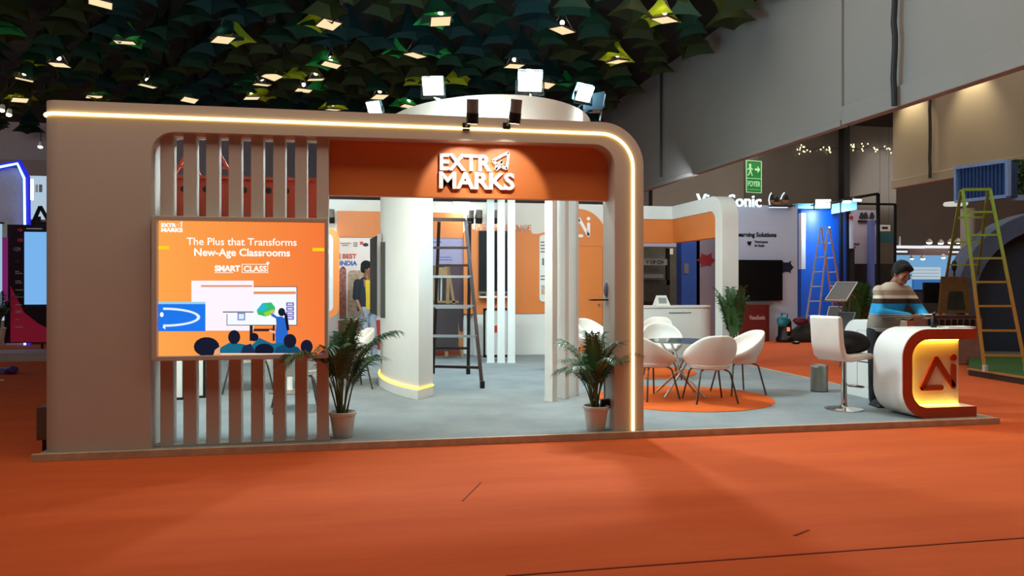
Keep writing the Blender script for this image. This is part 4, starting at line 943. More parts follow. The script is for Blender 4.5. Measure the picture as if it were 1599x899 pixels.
# ================================================================== NEIGHBOURING STANDS, RIGHT
pw = mat('bluish_white_panel', '#c2cde2', .5, var=.02); lilw = mat('lilac_white_panel', '#a8a4b8', .5, var=.03); taupe = mat('taupe_mauve_panel', '#8a7a80', .55, var=.03)
blueb = mat('deep_blue_panel', '#0c4fb8', .4, var=.05); blued = mat('royal_blue_panel', '#274a92', .5, var=.05); tealp = mat('teal_plastic', '#0f7f8c', .4)
halo = glow('letter_glow', (.72, .9, 1), 1.5)
vsn = thing('neighbour_stand', 'white neighbouring stand wall with Learning Solutions text and dark splash graphics', 'stand', Vp(1150, 530, 11.4))
mb = MB(); vrect(mb, 1121, 320.5, 1239, 532, 11.6, .2); mb.build('wall_panel', pw, vsn, bevel=.01)
vtext('lettering', 'Learning Solutions', black, vsn, 1149, 1212, 362, 369, 11.39, .03); vtext('small_lettering', 'ViewLesson', black, vsn, 1178, 1199, 375, 379, 11.39, .02); vtext('small_lettering', 'Air Studio', black, vsn, 1178, 1194, 381, 385, 11.39, .02)
a = Vp(1170, 380, 11.39); MB().prism([(-.06, .04), (-.04, .06), (0, .045), (.04, .06), (.065, .04), (.03, -.05), (-.03, -.05)], a, EU, UP, EV*-.004).build('shield_mark', black, vsn)
def splash(par, px, py, v, r, m, seed):
    q = random.Random(seed); n = 30; pts = []
    for i in range(n):
        k = 1+(.55 if i % 5 == 0 else .05)*q.uniform(.3, 1.2) - (.25 if i % 5 == 2 else 0)*q.random()
        pts.append((r*k*math.cos(2*math.pi*i/n), r*.72*k*math.sin(2*math.pi*i/n)))
    MB().prism(pts, Vp(px, py, v), EU, UP, EV*-.004).build('splash_graphic', m, par)
splash(vsn, 1228, 417, 11.39, .17, mat('navy_print', '#1a2340', .5), 3)
lt = thing('lit_sign', 'row of glowing white letters standing on top of the white neighbouring stand', 'sign', Vp(1140, 320, 11.45))
vtext('letters', 'ViewSonic', halo, lt, 1088, 1189, 301.5, 321, 11.40, .012, .06)
b = MB(); vrect(b, 1088, 319.8, 1189, 321.6, 11.5, .12); b.build('mounting_rail', pw, lt)
bl = thing('bird_emblem', 'three dark-backed orange-bellied bird figures on a lit ledge beside the glowing letters', 'emblem', Vp(1214, 322, 11.4))
bwn = mat('orange_brown', '#a0643c', .5)
for i, (px, py, fl) in enumerate(((1206, 311, 1), (1214, 314, 1), (1227, 311, -1))):
    o_ = Vp(px, py, 11.34-.03*i); k = .10
    MB().prism([(-.9*k*fl, -.3*k), (-.75*k*fl, .7*k), (-.2*k*fl, 1.5*k), (.35*k*fl, .8*k), (.6*k*fl, -.1*k), (.0, -.5*k)], o_, EU, UP, EV*.05).build('bird_back', mat('dark_teal_bird', '#17262e', .4), bl, bevel=.008)
    MB().prism([(-.9*k, -.3*k), (.0, -.15*k), (.9*k, -.3*k), (.6*k, -1.0*k), (-.6*k, -1.05*k)], o_-EV*.01, EU, UP, EV*.05).build('bird_belly', bwn, bl, bevel=.008)
b = MB(); vrect(b, 1197, 321, 1233, 323.5, 11.5, .28); b.build('ledge', mat('navy_print', '#1a2340', .5), bl)
b = MB(); b.tube([Vp(1202, 320, 11.3), Vp(1200.5, 312, 11.3), Vp(1202, 305, 11.3), Vp(1204.5, 301, 11.3)], .016, 6); b.tube([Vp(1219, 311, 11.3), Vp(1222, 304, 11.3), Vp(1225, 300.5, 11.3)], .014, 6); b.tube([Vp(1201, 323.7, 11.26), Vp(1230, 323.9, 11.26)], .01, 6); b.build('light_strip', halo, bl)
tv2 = thing('wall_television', 'big black television on the white neighbouring stand', 'television', Vp(1187, 470, 11.35))
b = MB(); vrect(b, 1140, 405.5, 1220, 469, 11.38, .07); b.build('screen', mat('dark_screen2', '#0e0f12', .25), tv2, bevel=.006)
b = MB(); vrect(b, 1158, 471, 1204, 475, 11.35, .1); b.build('sound_bar', gsil, tv2, bevel=.004)
mar = mat('maroon_laminate', '#6a1f1c', .5, var=.03)
rcn = thing('maroon_counter', 'maroon counter with small pale lettering below the big black television', 'counter', Vp(1180, 531, 11))
a, c = Vp(1145, 531, 10.9), Vp(1205, 475.5, 10.9)
MB().prism([(a.x, 10.9), (c.x-.15, 10.9)]+arc(c.x-.15, 11.05, .15, -90, 0, 6)+[(c.x, 11.36), (a.x, 11.36)], (0, 0, 0), EU, EV, UP*c.z).build('body', mar, rcn, smooth=True)
vtext('lettering', 'ViewSonic', mat('pale_pink_letters', '#d8b0b0', .5), rcn, 1170, 1195, 492, 499, 10.89, .02)
# splash panel, blue column and grey booth seen through the corner portal
p_ = thing('display_wall', 'taupe panel with a red splash graphic seen through the corner portal', 'panel', Vp(1100, 520, 12))
b = MB(); vrect(b, 1084, 320, 1121, 530, 12.1, .15); b.build('panel', taupe, p_); splash(p_, 1103, 406, 11.94, .20, mat('dark_red_print', '#8a1c20', .5), 5)
p_ = thing('blue_column', 'deep blue column with a small grey plate seen through the corner portal', 'column', Vp(1070, 520, 12))
b = MB(); vrect(b, 1056, 340, 1084.5, 525, 12.3, .35); b.build('shaft', blued, p_, bevel=.01); b = MB(); vrect(b, 1068, 411, 1075, 427, 11.945, .02); b.build('plate', gsil, p_)
b = MB(); vrect(b, 1061, 403, 1063, 480, 11.947, .01); b.build('edge_groove', mat('navy_print', '#1a2340', .5), p_)
gb = thing('neighbour_stand', 'dim grey-green stand with pale lilac header seen through the corner portal', 'stand', Vp(1020, 520, 14.5))
olive = mat('olive_grey_panel', '#4c4a3c', .7, var=.25, scale=3)
b = MB(); vrect(b, 985, 374, 1060, 525, 15.2, .1); b.build('back_panel', olive, gb)
b = MB(); vrect(b, 985, 375, 1056, 386, 14.5, .3); b.build('header', lilw, gb); b = MB(); vrect(b, 985, 404, 1041, 414, 14.6, .05); b.build('sign_board', mat('grey_sign', '#8a867c', .6), gb)
vtext('lettering', 'Y OF CH', black, gb, 1009, 1036, 406, 412, 14.54, .02)
b = MB(); vrect(b, 1039, 388, 1044, 445, 14.7, .1); b.build('dark_post', black, gb); b = MB(); vrect(b, 1044, 388, 1049, 397, 14.7, .1); b.build('lit_strip', glow('dim_cream', (1, .9, .6), .5), gb)
b = MB(); vrect(b, 985, 437, 1040, 470, 14.9, .3); b.build('dark_cabinet', mat('dark_olive', '#26241a', .7), gb); b = MB(); vrect(b, 985, 428, 1030, 434, 14.8, .3); b.build('grey_counter', gsil, gb)
# blue stand
bsn = thing('neighbour_stand', 'bright blue stand with curved blue wall and pale blue top band', 'stand', Vp(1285, 510, 13.5))
b = MB(); a, c = Vp(1251, 508, 13.8), Vp(1323, 328, 13.8)
cx = (a.x+c.x)/2; b.prism([(a.x, 14.2)]+[(a.x+(c.x-a.x)*i/10, 13.8-.25*math.sin(math.pi*i/10)) for i in range(11)]+[(c.x, 14.2)], (0, 0, 0), EU, EV, UP*c.z); b.build('curved_wall', blueb, bsn, smooth=True)
skb = mat('pale_blue_panel', '#5fa8e0', .5)
b = MB(); vrect(b, 1237, 319, 1298, 328, 13.5, .3); b.hexa([Vp(1298, 334, 13.2), Vp(1338, 327, 12.6), Vp(1338, 327, 12.9), Vp(1298, 334, 13.5), Vp(1298, 319, 13.2), Vp(1338, 312, 12.6), Vp(1338, 312, 12.9), Vp(1298, 319, 13.5)]); b.build('top_band', skb, bsn)
b = MB(); vrect(b, 1247, 333, 1253.5, 420, 13.2, .15); b.build('white_post', pw, bsn)
b = MB(); vrect(b, 1296, 334, 1330, 388, 14.0, .1); b.build('white_panel', pw, bsn)
b = MB()
for i in range(6):
    q_ = Vp(1298.5+i*6.2, 342-i*.5, 13.88); b.prism(arc(0, 0, .06, 0, 340, 12), q_, EU, UP, EV*-.01)
b.build('red_dot_row', mat('red_plastic', '#c02030', .5), bsn)
fl2 = flood(1285, 318, 20.6, (-.25, -.9, -.3), 'dazzling flood light on top of the blue stand', .42, .24, haze=0, energy=260, target=Vp(1270, 520, 11), base=Vp(1285, 322, 13.3)); fl2['group'] = 'small floods'; del fl2['group']
tag(light('AREA', 'stand_fill', Vp(1288, 332, 13.1), Vp(1288, 480, 13.6), 60, (.5, .8, 1), .5), 'x', 'x') if False else light('AREA', 'stand_fill', Vp(1288, 325, 12.6), Vp(1286, 430, 13.6), 90, (.7, .9, 1), .4)
for i, (x, y) in enumerate(((1322.5, 314), (1338.5, 311.5))):
    t = thing('strip_light', ('left' if i == 0 else 'right')+' one of two white lights under the dark bar on the blue stand', 'light', Dp(x, y, 19.5))
    MB().box(Dp(x, y-2, 19.5), (.2, .1, .05), RIGHT, AWAY, UP).build('housing', black, t, bevel=.006); MB().box(Dp(x, y+1, 19.5), (.17, .1, .05), RIGHT, AWAY, UP).build('glowing_face', glow('strip_white', (.85, 1, 1), 8), t); MB().bar(Dp(x, y-3, 19.5), Dp(x, y-3, 19.5)+EV*1.6, .03).build('arm', black, t)
# white panel with birds, lilac post, dark base
wpn = thing('display_wall', 'pale lilac display panel with dark bird shapes behind the black truss frames', 'panel', Vp(1345, 500, 14.6))
b = MB(); vrect(b, 1328, 328, 1368, 412, 14.8, .1); b.build('panel', lilw, wpn); b = MB(); vrect(b, 1339, 344, 1368, 346.5, 14.68, .05); b.build('dark_ledge', black, wpn)
for x in (1346, 1352, 1362): MB().prism([(-.09, -.08), (-.03, .09), (.03, .09), (.09, -.05), (0, -.1)], Vp(x, 336, 14.66), EU, UP, EV*.03).build('bird_shape', mat('dark_grey_print', '#2c2c32', .5), wpn)
b = MB(); vrect(b, 1315, 412, 1357, 519, 14.8, .4); b.build('dark_base', mat('charcoal_panel', '#1d1e20', .6), wpn)
b = MB(); vrect(b, 1331, 380, 1342, 381.5, 14.69, .01); b.build('print_line', black, wpn); b = MB(); vrect(b, 1330, 385, 1336, 386.3, 14.69, .01); b.build('print_line', black, wpn)
tag(MB().bb(Vp(1354, 519, 14.4), Vp(1366, 344, 14.2)).build('lilac_post', mat('lilac_post_paint', '#5c66a0', .5)), 'upright lilac-blue post right of the pale bird panel', 'post')
b = MB(); vrect(b, 1356, 412, 1396, 516, 15.5, .4)
tag(b.build('dark_cabinet', mat('charcoal_panel', '#1d1e20', .6)), 'dark cabinet behind the striped-sweater man', 'cabinet')
b = MB(); vrect(b, 1296, 388, 1325, 519, 14.3, .3)
tag(b.build('dark_cabinet', mat('charcoal_panel', '#1d1e20', .6)), 'dark cabinet wall behind the aluminium step ladder', 'cabinet')
# truss frames
def truss(pts, v, label, w=.07):
    t = thing('truss_frame', label, 'frame', Vp(pts[0][0], 500, v)); q = [Vp(x, y, v) for x, y in pts]
    for i, (a_, c_) in enumerate(zip(q, q[1:])): MB().bar(a_, c_, w).build('post' if abs(a_.x-c_.x) < abs(a_.z-c_.z) else 'top_rail', black, t)
    for e in (q[0], q[-1]): MB().bar((e.x, e.y, 0), e, w).build('post', black, t)
truss([(1314, 480), (1313, 312), (1371, 302.5), (1371.5, 470)], 13.0, 'black truss frame with sloping top bar behind the brochure stand', .075)
truss([(1324, 480), (1323.5, 318), (1398, 319), (1397, 470)], 13.6, 'lower black truss frame reaching right to the far stands', .06)
b = MB(); vrect(b, 1373, 351, 1389, 361, 14.2, .04); tag(b.build('paper_notice', white2), 'white paper notice with a dark mark right of the truss frames', 'notice')
b = MB(); vrect(b, 1377, 354, 1386, 357, 14.15, .01)
b.build('notice_mark', black, bpy.data.objects['paper_notice'])
b = MB(); b.bar(Vp(1374, 352, 14.18), Vp(1374, 352, 14.18)+UP*4, .006).bar(Vp(1388, 352, 14.18), Vp(1388, 352, 14.18)+UP*4, .006); b.build('hanging_wire', black, bpy.data.objects['paper_notice'])
b = MB(); vrect(b, 1372, 363, 1395, 379, 14.6, .05); tag(b.build('teal_banner', mat('dark_teal_print', '#245a5c', .5)), 'dark teal banner under the paper notice', 'banner')
# aluminium ladder
lalu = mat('pale_aluminium', '#c9ccd0', .45, metal=.35)
v1 = 11.2
ladder('tall aluminium step ladder in front of the blue stand', [Vp(1281, 356, v1), Vp(1293, 355, v1)], [Vp(1283, 356, v1+.2), Vp(1295, 355, v1+.2)],
       [Zp(1254, 530, 0), Zp(1275, 531, 0)], [Zp(1306, 519, 0), Zp(1322, 519, 0)], 7, 7, lalu, lalu, .02)
# brochure stand
bst = thing('brochure_stand', 'folding brochure stand with three tilted silver-framed trays', 'stand', Dp(1318, 540, 13.5))
def tray(c, w, l, tilt, ro_):
    R_ = Matrix.Rotation(ro_, 3, 'Z'); ax = R_ @ RIGHT; ay0 = R_ @ AWAY; ay = (ay0*math.cos(tilt)+UP*math.sin(tilt)).normalized(); nz = ax.cross(ay)
    MB().box(c, (w, l, .012), ax, ay, nz).build('tray_panel', mat('dark_tinted_panel', '#46494a', .3), bst)
    f = MB()
    for g in (-1, 1): f.box(c+ax*g*w/2, (.018, l+.018, .03), ax, ay, nz); f.box(c+ay*g*l/2, (w+.018, .018, .03), ax, ay, nz)
    f.build('tray_frame', alu, bst)
tray(Dp(1314, 455, 13.5), .36, .62, R(30), -.75); tray(Dp(1316, 506, 13.3), .30, .52, R(48), -.8); tray(Dp(1303, 488, 13.9), .22, .30, R(40), -.6)
b = MB()
for a, c in (((1301, 466), (1318, 488)), ((1318, 466), (1312, 500)), ((1327, 463), (1325, 500)), ((1312, 500), (1322, 573)), ((1325, 500), (1311, 573)), ((1325, 455), (1336, 465))): b.bar(Dp(*a, 13.6), Dp(*c, 13.6), .018)
b.build('folding_leg', gsil, bst)
# clutter on the floor by the maroon counter
clm = mat('dark_olive_cloth', '#24221c', .9, var=.2)
vac = thing('floor_machine', 'black floor machine with a red light beside the maroon counter', 'machine', Zp(1214, 532, 0)-EV*.35)
b = MB(); c_ = Zp(1214, 532, 0)-EV*.35; b.lathe([(.20, .0), (.22, .05), (.21, .10), (.17, .16), (.16, .50), (.13, .58), (.05, .60)], (c_.x, c_.y, 0), 26).build('body', darkp, vac, smooth=True)
b = MB(); b.box(c_+Vector((0, -.17, .33)), (.07, .03, .10)).build('red_light', glow('red_lamp', (1, .2, .12), 1.2), vac); MB().box(c_+Vector((.0, -.18, .14)), (.09, .03, .03)).build('latch', gsil, vac)
MB().tube([c_+Vector((-.05, 0, .58)), c_+Vector((-.08, .02, .72)), c_+Vector((.08, .0, .72)), c_+Vector((.06, 0, .58))], .018, 8).build('handle', darkp, vac, smooth=True)
tag(lump('teal_bag', tealp, Zp(1221, 534, 0)+UP*.52+Vector((.0, -.05, 0)), (.17, .12, .14), 9, amp=.15), 'crumpled teal bag above the black floor machine', 'bag')
g_ = Zp(1252, 529, 0)
tag(lump('tarpaulin', clm, Zp(1262, 533, 0)+UP*.17, (.62, .26, .32), 31, amp=.2, flat=.6), 'dark heap of folded tarpaulin on the carpet behind the bar stool', 'tarpaulin')
tag(lump('bag', mat('maroon_cloth', '#5c1c2a', .9), Zp(1250, 534, 0)+UP*.53, (.2, .14, .1), 33, amp=.15), 'small maroon cloth bag on top of the dark tarpaulin heap', 'bag')
tag(lump('shoe_cover', darkp, Zp(1243, 537, 0)+UP*.04, (.11, .08, .04), 34, amp=.1, flat=.9), 'small dark object on the carpet left of the tarpaulin heap', 'object')
tag(MB().bar(Zp(1262, 534, 0)+UP*.52, Zp(1297, 536, 0)+UP*.36, .035, .05).build('metal_bar', gsil), 'grey metal bar lying across the dark tarpaulin heap', 'bar')
# far stands
far = thing('neighbour_stand', 'far brightly lit stand with white roof beams and blue back wall', 'stand', Vp(1440, 490, 19))
FVv = 19.5
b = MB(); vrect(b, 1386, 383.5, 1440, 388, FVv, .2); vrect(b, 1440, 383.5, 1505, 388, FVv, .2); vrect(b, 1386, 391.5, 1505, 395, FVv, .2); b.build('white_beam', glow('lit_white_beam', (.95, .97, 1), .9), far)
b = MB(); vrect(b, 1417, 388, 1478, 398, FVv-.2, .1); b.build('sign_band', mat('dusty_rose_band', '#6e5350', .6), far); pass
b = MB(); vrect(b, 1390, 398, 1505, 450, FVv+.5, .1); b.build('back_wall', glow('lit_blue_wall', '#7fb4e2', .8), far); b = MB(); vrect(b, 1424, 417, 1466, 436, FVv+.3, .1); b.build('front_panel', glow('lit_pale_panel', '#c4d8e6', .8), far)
b = MB()
for y in (421, 426, 431): vrect(b, 1424, y, 1466, y+.7, FVv+.18, .02)
b.build('panel_line', mat('line_green', '#7f9a90', .5), far)
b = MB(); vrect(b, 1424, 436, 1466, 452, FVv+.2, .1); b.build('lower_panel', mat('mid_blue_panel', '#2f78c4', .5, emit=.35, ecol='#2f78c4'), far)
b = MB(); vrect(b, 1384, 450, 1530, 520, FVv+.5, .3); b.build('dark_base', mat('charcoal_panel', '#1d1e20', .6), far)
b = MB(); vrect(b, 1403, 369, 1405, 386, FVv, .05); b.build('mast', white2, far)
for i, (x, y, r_) in enumerate(((1451, 377.5, .11), (1469, 378.5, .10), (1484, 377.5, .09), (1496, 376.5, .12), (1424, 402.5, .07), (1441, 402.8, .09), (1473, 401, .08), (1496, 403, .07), (1375, 406, .1))):
    t = thing('ceiling_spot', 'round white far-off lamp, number-%s from the left in the %s row of the far stand' % (('first', 'second', 'third', 'fourth', 'first', 'second', 'third', 'fourth', 'zeroth')[i], 'upper' if i < 4 else 'lower'), 'lamp', Vp(x, y, FVv-.5))
    if i == 8: t['label'] = 'round white far-off lamp right of the truss frames, apart from the others'
    else: t['label'] = t['label'].replace('number-', '')
    MB().lathe([(.02, -.03), (r_, -.03), (r_*1.1, .02), (.03, .12)], (0, 0, 0), 18).build('shade', white2, t, world=False, smooth=True); MB().ell((0, 0, -.03), (r_*.95, r_*.95, r_*.5), 14, 8).build('bulb', glow('far_lamp', (.9, 1, 1), 10), t, world=False, smooth=True)
tag(MB().box(Dp(1464.5, 457, 15.5), (.6, .06, .42), RIGHT, AWAY, UP).build('monitor', darkp, bevel=.01), 'black monitor back behind the reception counter', 'monitor')
bpy.data.objects['monitor']
ez = thing('board_easel', 'brown trapezoid wooden board with a dark picture behind the yellow-green ladder', 'easel', Dp(1490, 520, 15))
o_ = Dp(1490, 485, 15.0)
MB().prism([(-.30, -.05), (.36, -.05), (.26, .66), (-.24, .67)], o_, RIGHT, UP, AWAY*.05).build('board', mat('brown_board', '#6a4a24', .6, var=.15), ez, bevel=.005)
MB().prism([(-.14, .02), (.22, .02), (.16, .38), (-.1, .38)], o_-AWAY*.006, RIGHT, UP, AWAY*.006).build('picture', mat('dark_green_picture', '#22281c', .6, var=.5, scale=10), ez)
b = MB(); b.bar(o_+RIGHT*-.2-UP*.05, o_+RIGHT*-.26-UP*1.0, .04).bar(o_+RIGHT*.25-UP*.05, o_+RIGHT*.3-UP*1.0, .04); b.build('leg', wood, ez)
MB().tube([o_+UP*.67, o_+UP*.8], .02, 8).ell(o_+UP*.88, (.05, .05, .11), 12, 8).build('microphone', darkp, ez, smooth=True)
shf = thing('low_shelf', 'low pinkish shelf with small dark goods behind the reception counter', 'shelf', Dp(1485, 540, 14))
a, c = Dp(1432, 486, 14.2), Dp(1527, 488, 14.2)
dr_ = (c-a); dr_.z = 0; L_n = dr_.length; dr_.normalize(); mid = (a+c)/2
MB().box(Vector((mid.x, mid.y, .88)), (L_n, .35, .03), dr_, dr_.cross(UP), UP).build('top_board', mat('dark_brown_wood', '#3c2a22', .6), shf)
MB().box(Vector((mid.x, mid.y, .44)), (L_n*.98, .3, .86), dr_, dr_.cross(UP), UP).build('body', mat('pink_brown_panel', '#8a5a4c', .6, var=.15), shf)
for i in range(8):
    q_ = a+dr_*L_n*(.12+.1*i); MB().box(Vector((q_.x, q_.y, .72))-AWAY*.19, (.05, .05, .22), dr_, dr_.cross(UP), UP).build('dark_item', darkp, shf)
# blue container booth, pillar, arch and hedge at the far right
bc = thing('blue_booth_sign', 'blue ribbed box sign with pale blue frame high at the right edge', 'sign', Dp(1530, 310, 14))
P8 = [Dp(1496, 314.5, 15.0), Dp(1577, 306, 13.3), Dp(1577, 306, 13.3)+Vector((.35, .2, 0)), Dp(1496, 314.5, 15.0)+Vector((.35, .2, 0)), Dp(1496, 262, 15.0), Dp(1577, 251, 13.3), Dp(1577, 251, 13.3)+Vector((.35, .2, 0)), Dp(1496, 262, 15.0)+Vector((.35, .2, 0))]
MB().hexa(P8).build('box', mat('blue_grey_steel', '#2f4a7c', .5, var=.08), bc)
fr = MB(); n_ = (P8[1]-P8[0]).cross(UP).normalized(); n_ = n_ if n_.dot(C0-P8[0]) > 0 else -n_
lb = mat('pale_blue_frame', '#7f9ccc', .5)
for a, c in ((0, 1), (1, 5), (5, 4), (4, 0)): fr.bar(P8[a]+n_*.03, P8[c]+n_*.03, .07, .06)
fr.build('frame', lb, bc)
rb = MB()
for i in range(1, 14):
    k = i/14; rb.bar(P8[0].lerp(P8[1], k)+n_*.012, P8[4].lerp(P8[5], k)+n_*.012, .035, .03)
rb.build('ribs', mat('blue_grey_steel', '#2f4a7c', .5, var=.08), bc)
tag(MB().lathe([(.02, 0), (.2, 0), (.22, .03), (.2, .07), (.02, .07)], Dp(1492, 321, 15.2), 24).build('round_lamp', glow('dim_white', (1, .96, .86), .6), smooth=True), 'round pale disc lamp under the left corner of the blue box sign', 'lamp')
c_ = Dp(1511, 450, 15.6)
tag(MB().cyl((c_.x, c_.y, 0), (c_.x, c_.y, 3.0), .13, n=28).build('round_pillar', mat('pale_stone', '#b0a594', .7), smooth=True), 'pale round pillar behind the yellow-green ladder', 'pillar')
ah = thing('dark_archway', 'dark blue-grey round archway panel at the right edge', 'archway', Dp(1600, 545, 14.5))
o_ = Dp(1650, 545, 14.8); o_.z = 0; R1, R0 = 1.75, 1.42; hc = 1.15
ax_ = (RIGHT*.97-AWAY*.2).normalized()
ot = [(R1, 0)]+arc(0, hc, R1, 0, 180, 30)+[(-R1, 0), (-R0, 0)]+arc(0, hc, R0, 180, 0, 30)+[(R0, 0)]
MB().prism(ot, o_, ax_, UP, AWAY*.5).build('arch_band', mat('slate_blue', '#56627a', .6), ah, smooth=True)
MB().prism([(R0, 0)]+arc(0, hc, R0, 0, 180, 30)+[(-R0, 0)], o_+AWAY*.35, ax_, UP, AWAY*.08).build('dark_infill', mat('navy_panel', '#2a3444', .6), ah)
hg = thing('hedge_panel', 'green artificial hedge panel above the dark archway', 'hedge', Dp(1600, 300, 14.0))
MB().box(Dp(1612, 276, 14.1), (.72, .1, .62), RIGHT, AWAY, UP).build('backing', mat('dark_green_backing', '#1c2a1a', .9), hg)
lf = MB(); q = random.Random(5)
for i in range(420):
    c_ = Dp(1612, 276, 14.0)+RIGHT*q.uniform(-.36, .36)+UP*q.uniform(-.31, .31)-AWAY*q.uniform(0, .05); u_ = Vector((q.uniform(-1, 1), q.uniform(-1, 1), q.uniform(-1, 1))).normalized(); w_ = u_.cross(Vector((q.random(), q.random(), q.random()))).normalized()
    lf.add([c_-u_*.035, c_+w_*.016, c_+u_*.035, c_-w_*.016], [(0, 1, 2, 3)])
lf.build('leaves', mat('hedge_leaf', '#3c6a3a', .6, var=.4, scale=20), hg)['kind'] = 'stuff'
bb2 = MB().box(Dp(1612, 309, 14.0), (.72, .12, .1), RIGHT, AWAY, UP); bb2.build('lower_trim', lb, hg)
# turf platform and yellow-green ladder
tp = thing('turf_platform', 'low platform with green artificial turf and wooden edge under the yellow-green ladder', 'platform', Zp(1560, 590, 0))
A_ = [Zp(1512, 574, .12), Zp(1640, 594, .12), Zp(1700, 556, .12), Zp(1512, 556, .12)]
def slab(mb, q, z0, z1): return mb.hexa([Vector((p.x, p.y, z0)) for p in q]+[Vector((p.x, p.y, z1)) for p in q])
slab(MB(), A_, 0, .11).build('base', mat('dark_wood_side', '#3a241a', .7), tp)
turf = mat('green_turf', '#33591f', .95, var=.25, scale=30, bump=.8, bscale=150)
slab(MB(), [a.lerp((A_[0]+A_[1]+A_[2]+A_[3])/4, .012) for a in A_], .11, .125).build('turf', turf, tp)
MB().bar(A_[0]-UP*.015, A_[1]-UP*.015, .05, .03).build('edge_strip', mat('light_wood', '#a5793f', .6), tp)
gp = thing('grey_platform', 'grey platform behind the green turf at the right edge', 'platform', Zp(1560, 552, 0))
slab(MB(), [Zp(1528, 555, .12), Zp(1700, 555, .12), Zp(1720, 535, .12), Zp(1528, 540, .12)], 0, .13).build('deck', mat('grey_deck', '#77776c', .8), gp)
MB().bar(Zp(1530, 541, .15), Zp(1700, 538, .15), .05, .04).build('rear_strip', mat('light_wood', '#a5793f', .6), gp)
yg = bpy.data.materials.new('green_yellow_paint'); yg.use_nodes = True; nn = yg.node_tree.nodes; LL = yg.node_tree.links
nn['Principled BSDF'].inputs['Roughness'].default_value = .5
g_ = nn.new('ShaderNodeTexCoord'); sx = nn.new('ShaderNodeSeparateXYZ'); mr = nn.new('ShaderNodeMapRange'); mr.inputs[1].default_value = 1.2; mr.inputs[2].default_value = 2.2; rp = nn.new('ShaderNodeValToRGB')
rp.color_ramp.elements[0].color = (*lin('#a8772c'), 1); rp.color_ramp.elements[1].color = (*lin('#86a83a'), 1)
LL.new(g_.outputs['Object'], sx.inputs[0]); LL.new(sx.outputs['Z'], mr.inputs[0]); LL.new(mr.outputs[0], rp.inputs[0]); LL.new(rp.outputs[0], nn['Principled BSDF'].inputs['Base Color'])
ft = mat('pale_rubber', '#b8b4a8', .7)
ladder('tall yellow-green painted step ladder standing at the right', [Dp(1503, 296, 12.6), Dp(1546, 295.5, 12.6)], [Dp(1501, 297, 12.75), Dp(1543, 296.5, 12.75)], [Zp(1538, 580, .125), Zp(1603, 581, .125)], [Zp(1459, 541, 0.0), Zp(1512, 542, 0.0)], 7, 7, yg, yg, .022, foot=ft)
# reflected string lights, built as glowing beads on the glossy wall
slt = thing('reflected_string_lights', 'reflection of a garland of tiny warm lights, built onto the dark glossy wall', 'reflection', Vp(1320, 232, 17.1))
pts = [Vp(1240+ i*5.0, 232+2.5*math.sin(i*1.3)+1.5*math.sin(i*.5), 17.1) for i in range(31)]
MB().tube(pts, .008, 5).build('reflected_wire', cabm, slt)
q = random.Random(3); bm_ = glow('warm_glint', (1, .85, .5), 2.0)
for i in range(44):
    k = q.choice((2, 3, 4, 8, 11, 17, 18, 21, 22, 26, 29)); p = pts[k]+Vector((q.uniform(-.15, .15), -.02, q.uniform(-.14, .12)))
    MB().ell(p, (.022, .022, .03), 8, 6).build('bulb', bm_, slt, smooth=True)
# ================================================================== NEIGHBOURING STAND, LEFT
ln = thing('neighbour_stand', 'white neighbouring stand outlined by a blue light tube at the left edge', 'stand', Vp(20, 540, 13))
lv = 13.6
b = MB(); vrect(b, -60, 262, 46, 545, lv, .2); b.build('wall_panel', mat('lavender_white', '#b6b2cc', .5), ln)
path = [Vp(x, y, lv-.25) for x, y in ((-60, 268), (0, 260), (31, 254), (42, 277), (43, 352), (43, 545))]
MB().tube(path, .075, 8).build('tube_channel', mat('blue_channel', '#2a30c0', .4, emit=.6, ecol='#3030ff'), ln); MB().tube([p-EV*.065-Vector((.03, 0, .03)) for p in path], .03, 8).build('light_tube', glow('blue_led', (.25, .6, 1), 4), ln)
b = MB(); vrect(b, 47, 275, 95, 343, 14.6, .1); b.build('lit_sign', glow('lit_pale_sign', '#b9cfe4', .9), ln); b = MB(); vrect(b, 49, 280, 52, 312, 14.45, .05); b.build('bright_strip', glow('strip_white', (.85, 1, 1), 2), ln)
b = MB(); vrect(b, 55, 288, 59, 300, 14.48, .01); vrect(b, 61, 288, 66, 300, 14.48, .01); b.build('sign_print', mat('grey_print', '#6a625e', .6), ln)
tr_ = thing('triangle_sign', 'dark triangular sign half hidden by the left end of the portal', 'sign', Vp(63, 349, 12))
b = MB(); a, c, d_ = Vp(51, 349, 12), Vp(63, 322, 12), Vp(78, 349, 12)
for p, q_ in ((a, c), (c, d_), (d_, a)): b.bar(p, q_, .07, .06)
b.build('triangle_frame', darkp, tr_); b = MB(); vrect(b, 58, 338, 64, 346, 12, .04); b.build('inner_mark', darkp, tr_); MB().bar(a.lerp(d_, .5), Vector((a.lerp(d_, .5).x, 12.05, 0)), .04).build('post', darkp, tr_)
ldp = thing('event_board', 'black and magenta event board with a glowing blue screen', 'board', Vp(40, 540, 9.6))
bv = 9.5
dkp = mat('dark_plum_board', '#241828', .5)
b = MB(); vrect(b, 10, 351, 90, 534, bv, .12); b.build('board', dkp, ldp)
b = MB(); vrect(b, 9, 346, 15, 371, bv-.02, .15); b.build('white_tab', white2, ldp); b = MB(); vrect(b, 9, 371, 16, 470, bv-.02, .15); b.build('magenta_strip', glow('magenta_strip', '#9c2f80', .5), ldp)
p0 = [Vp(x, y, bv-.13) for x, y in ((16.5, 446), (38, 488), (60, 505), (90, 520), (90, 534), (16.5, 534))]
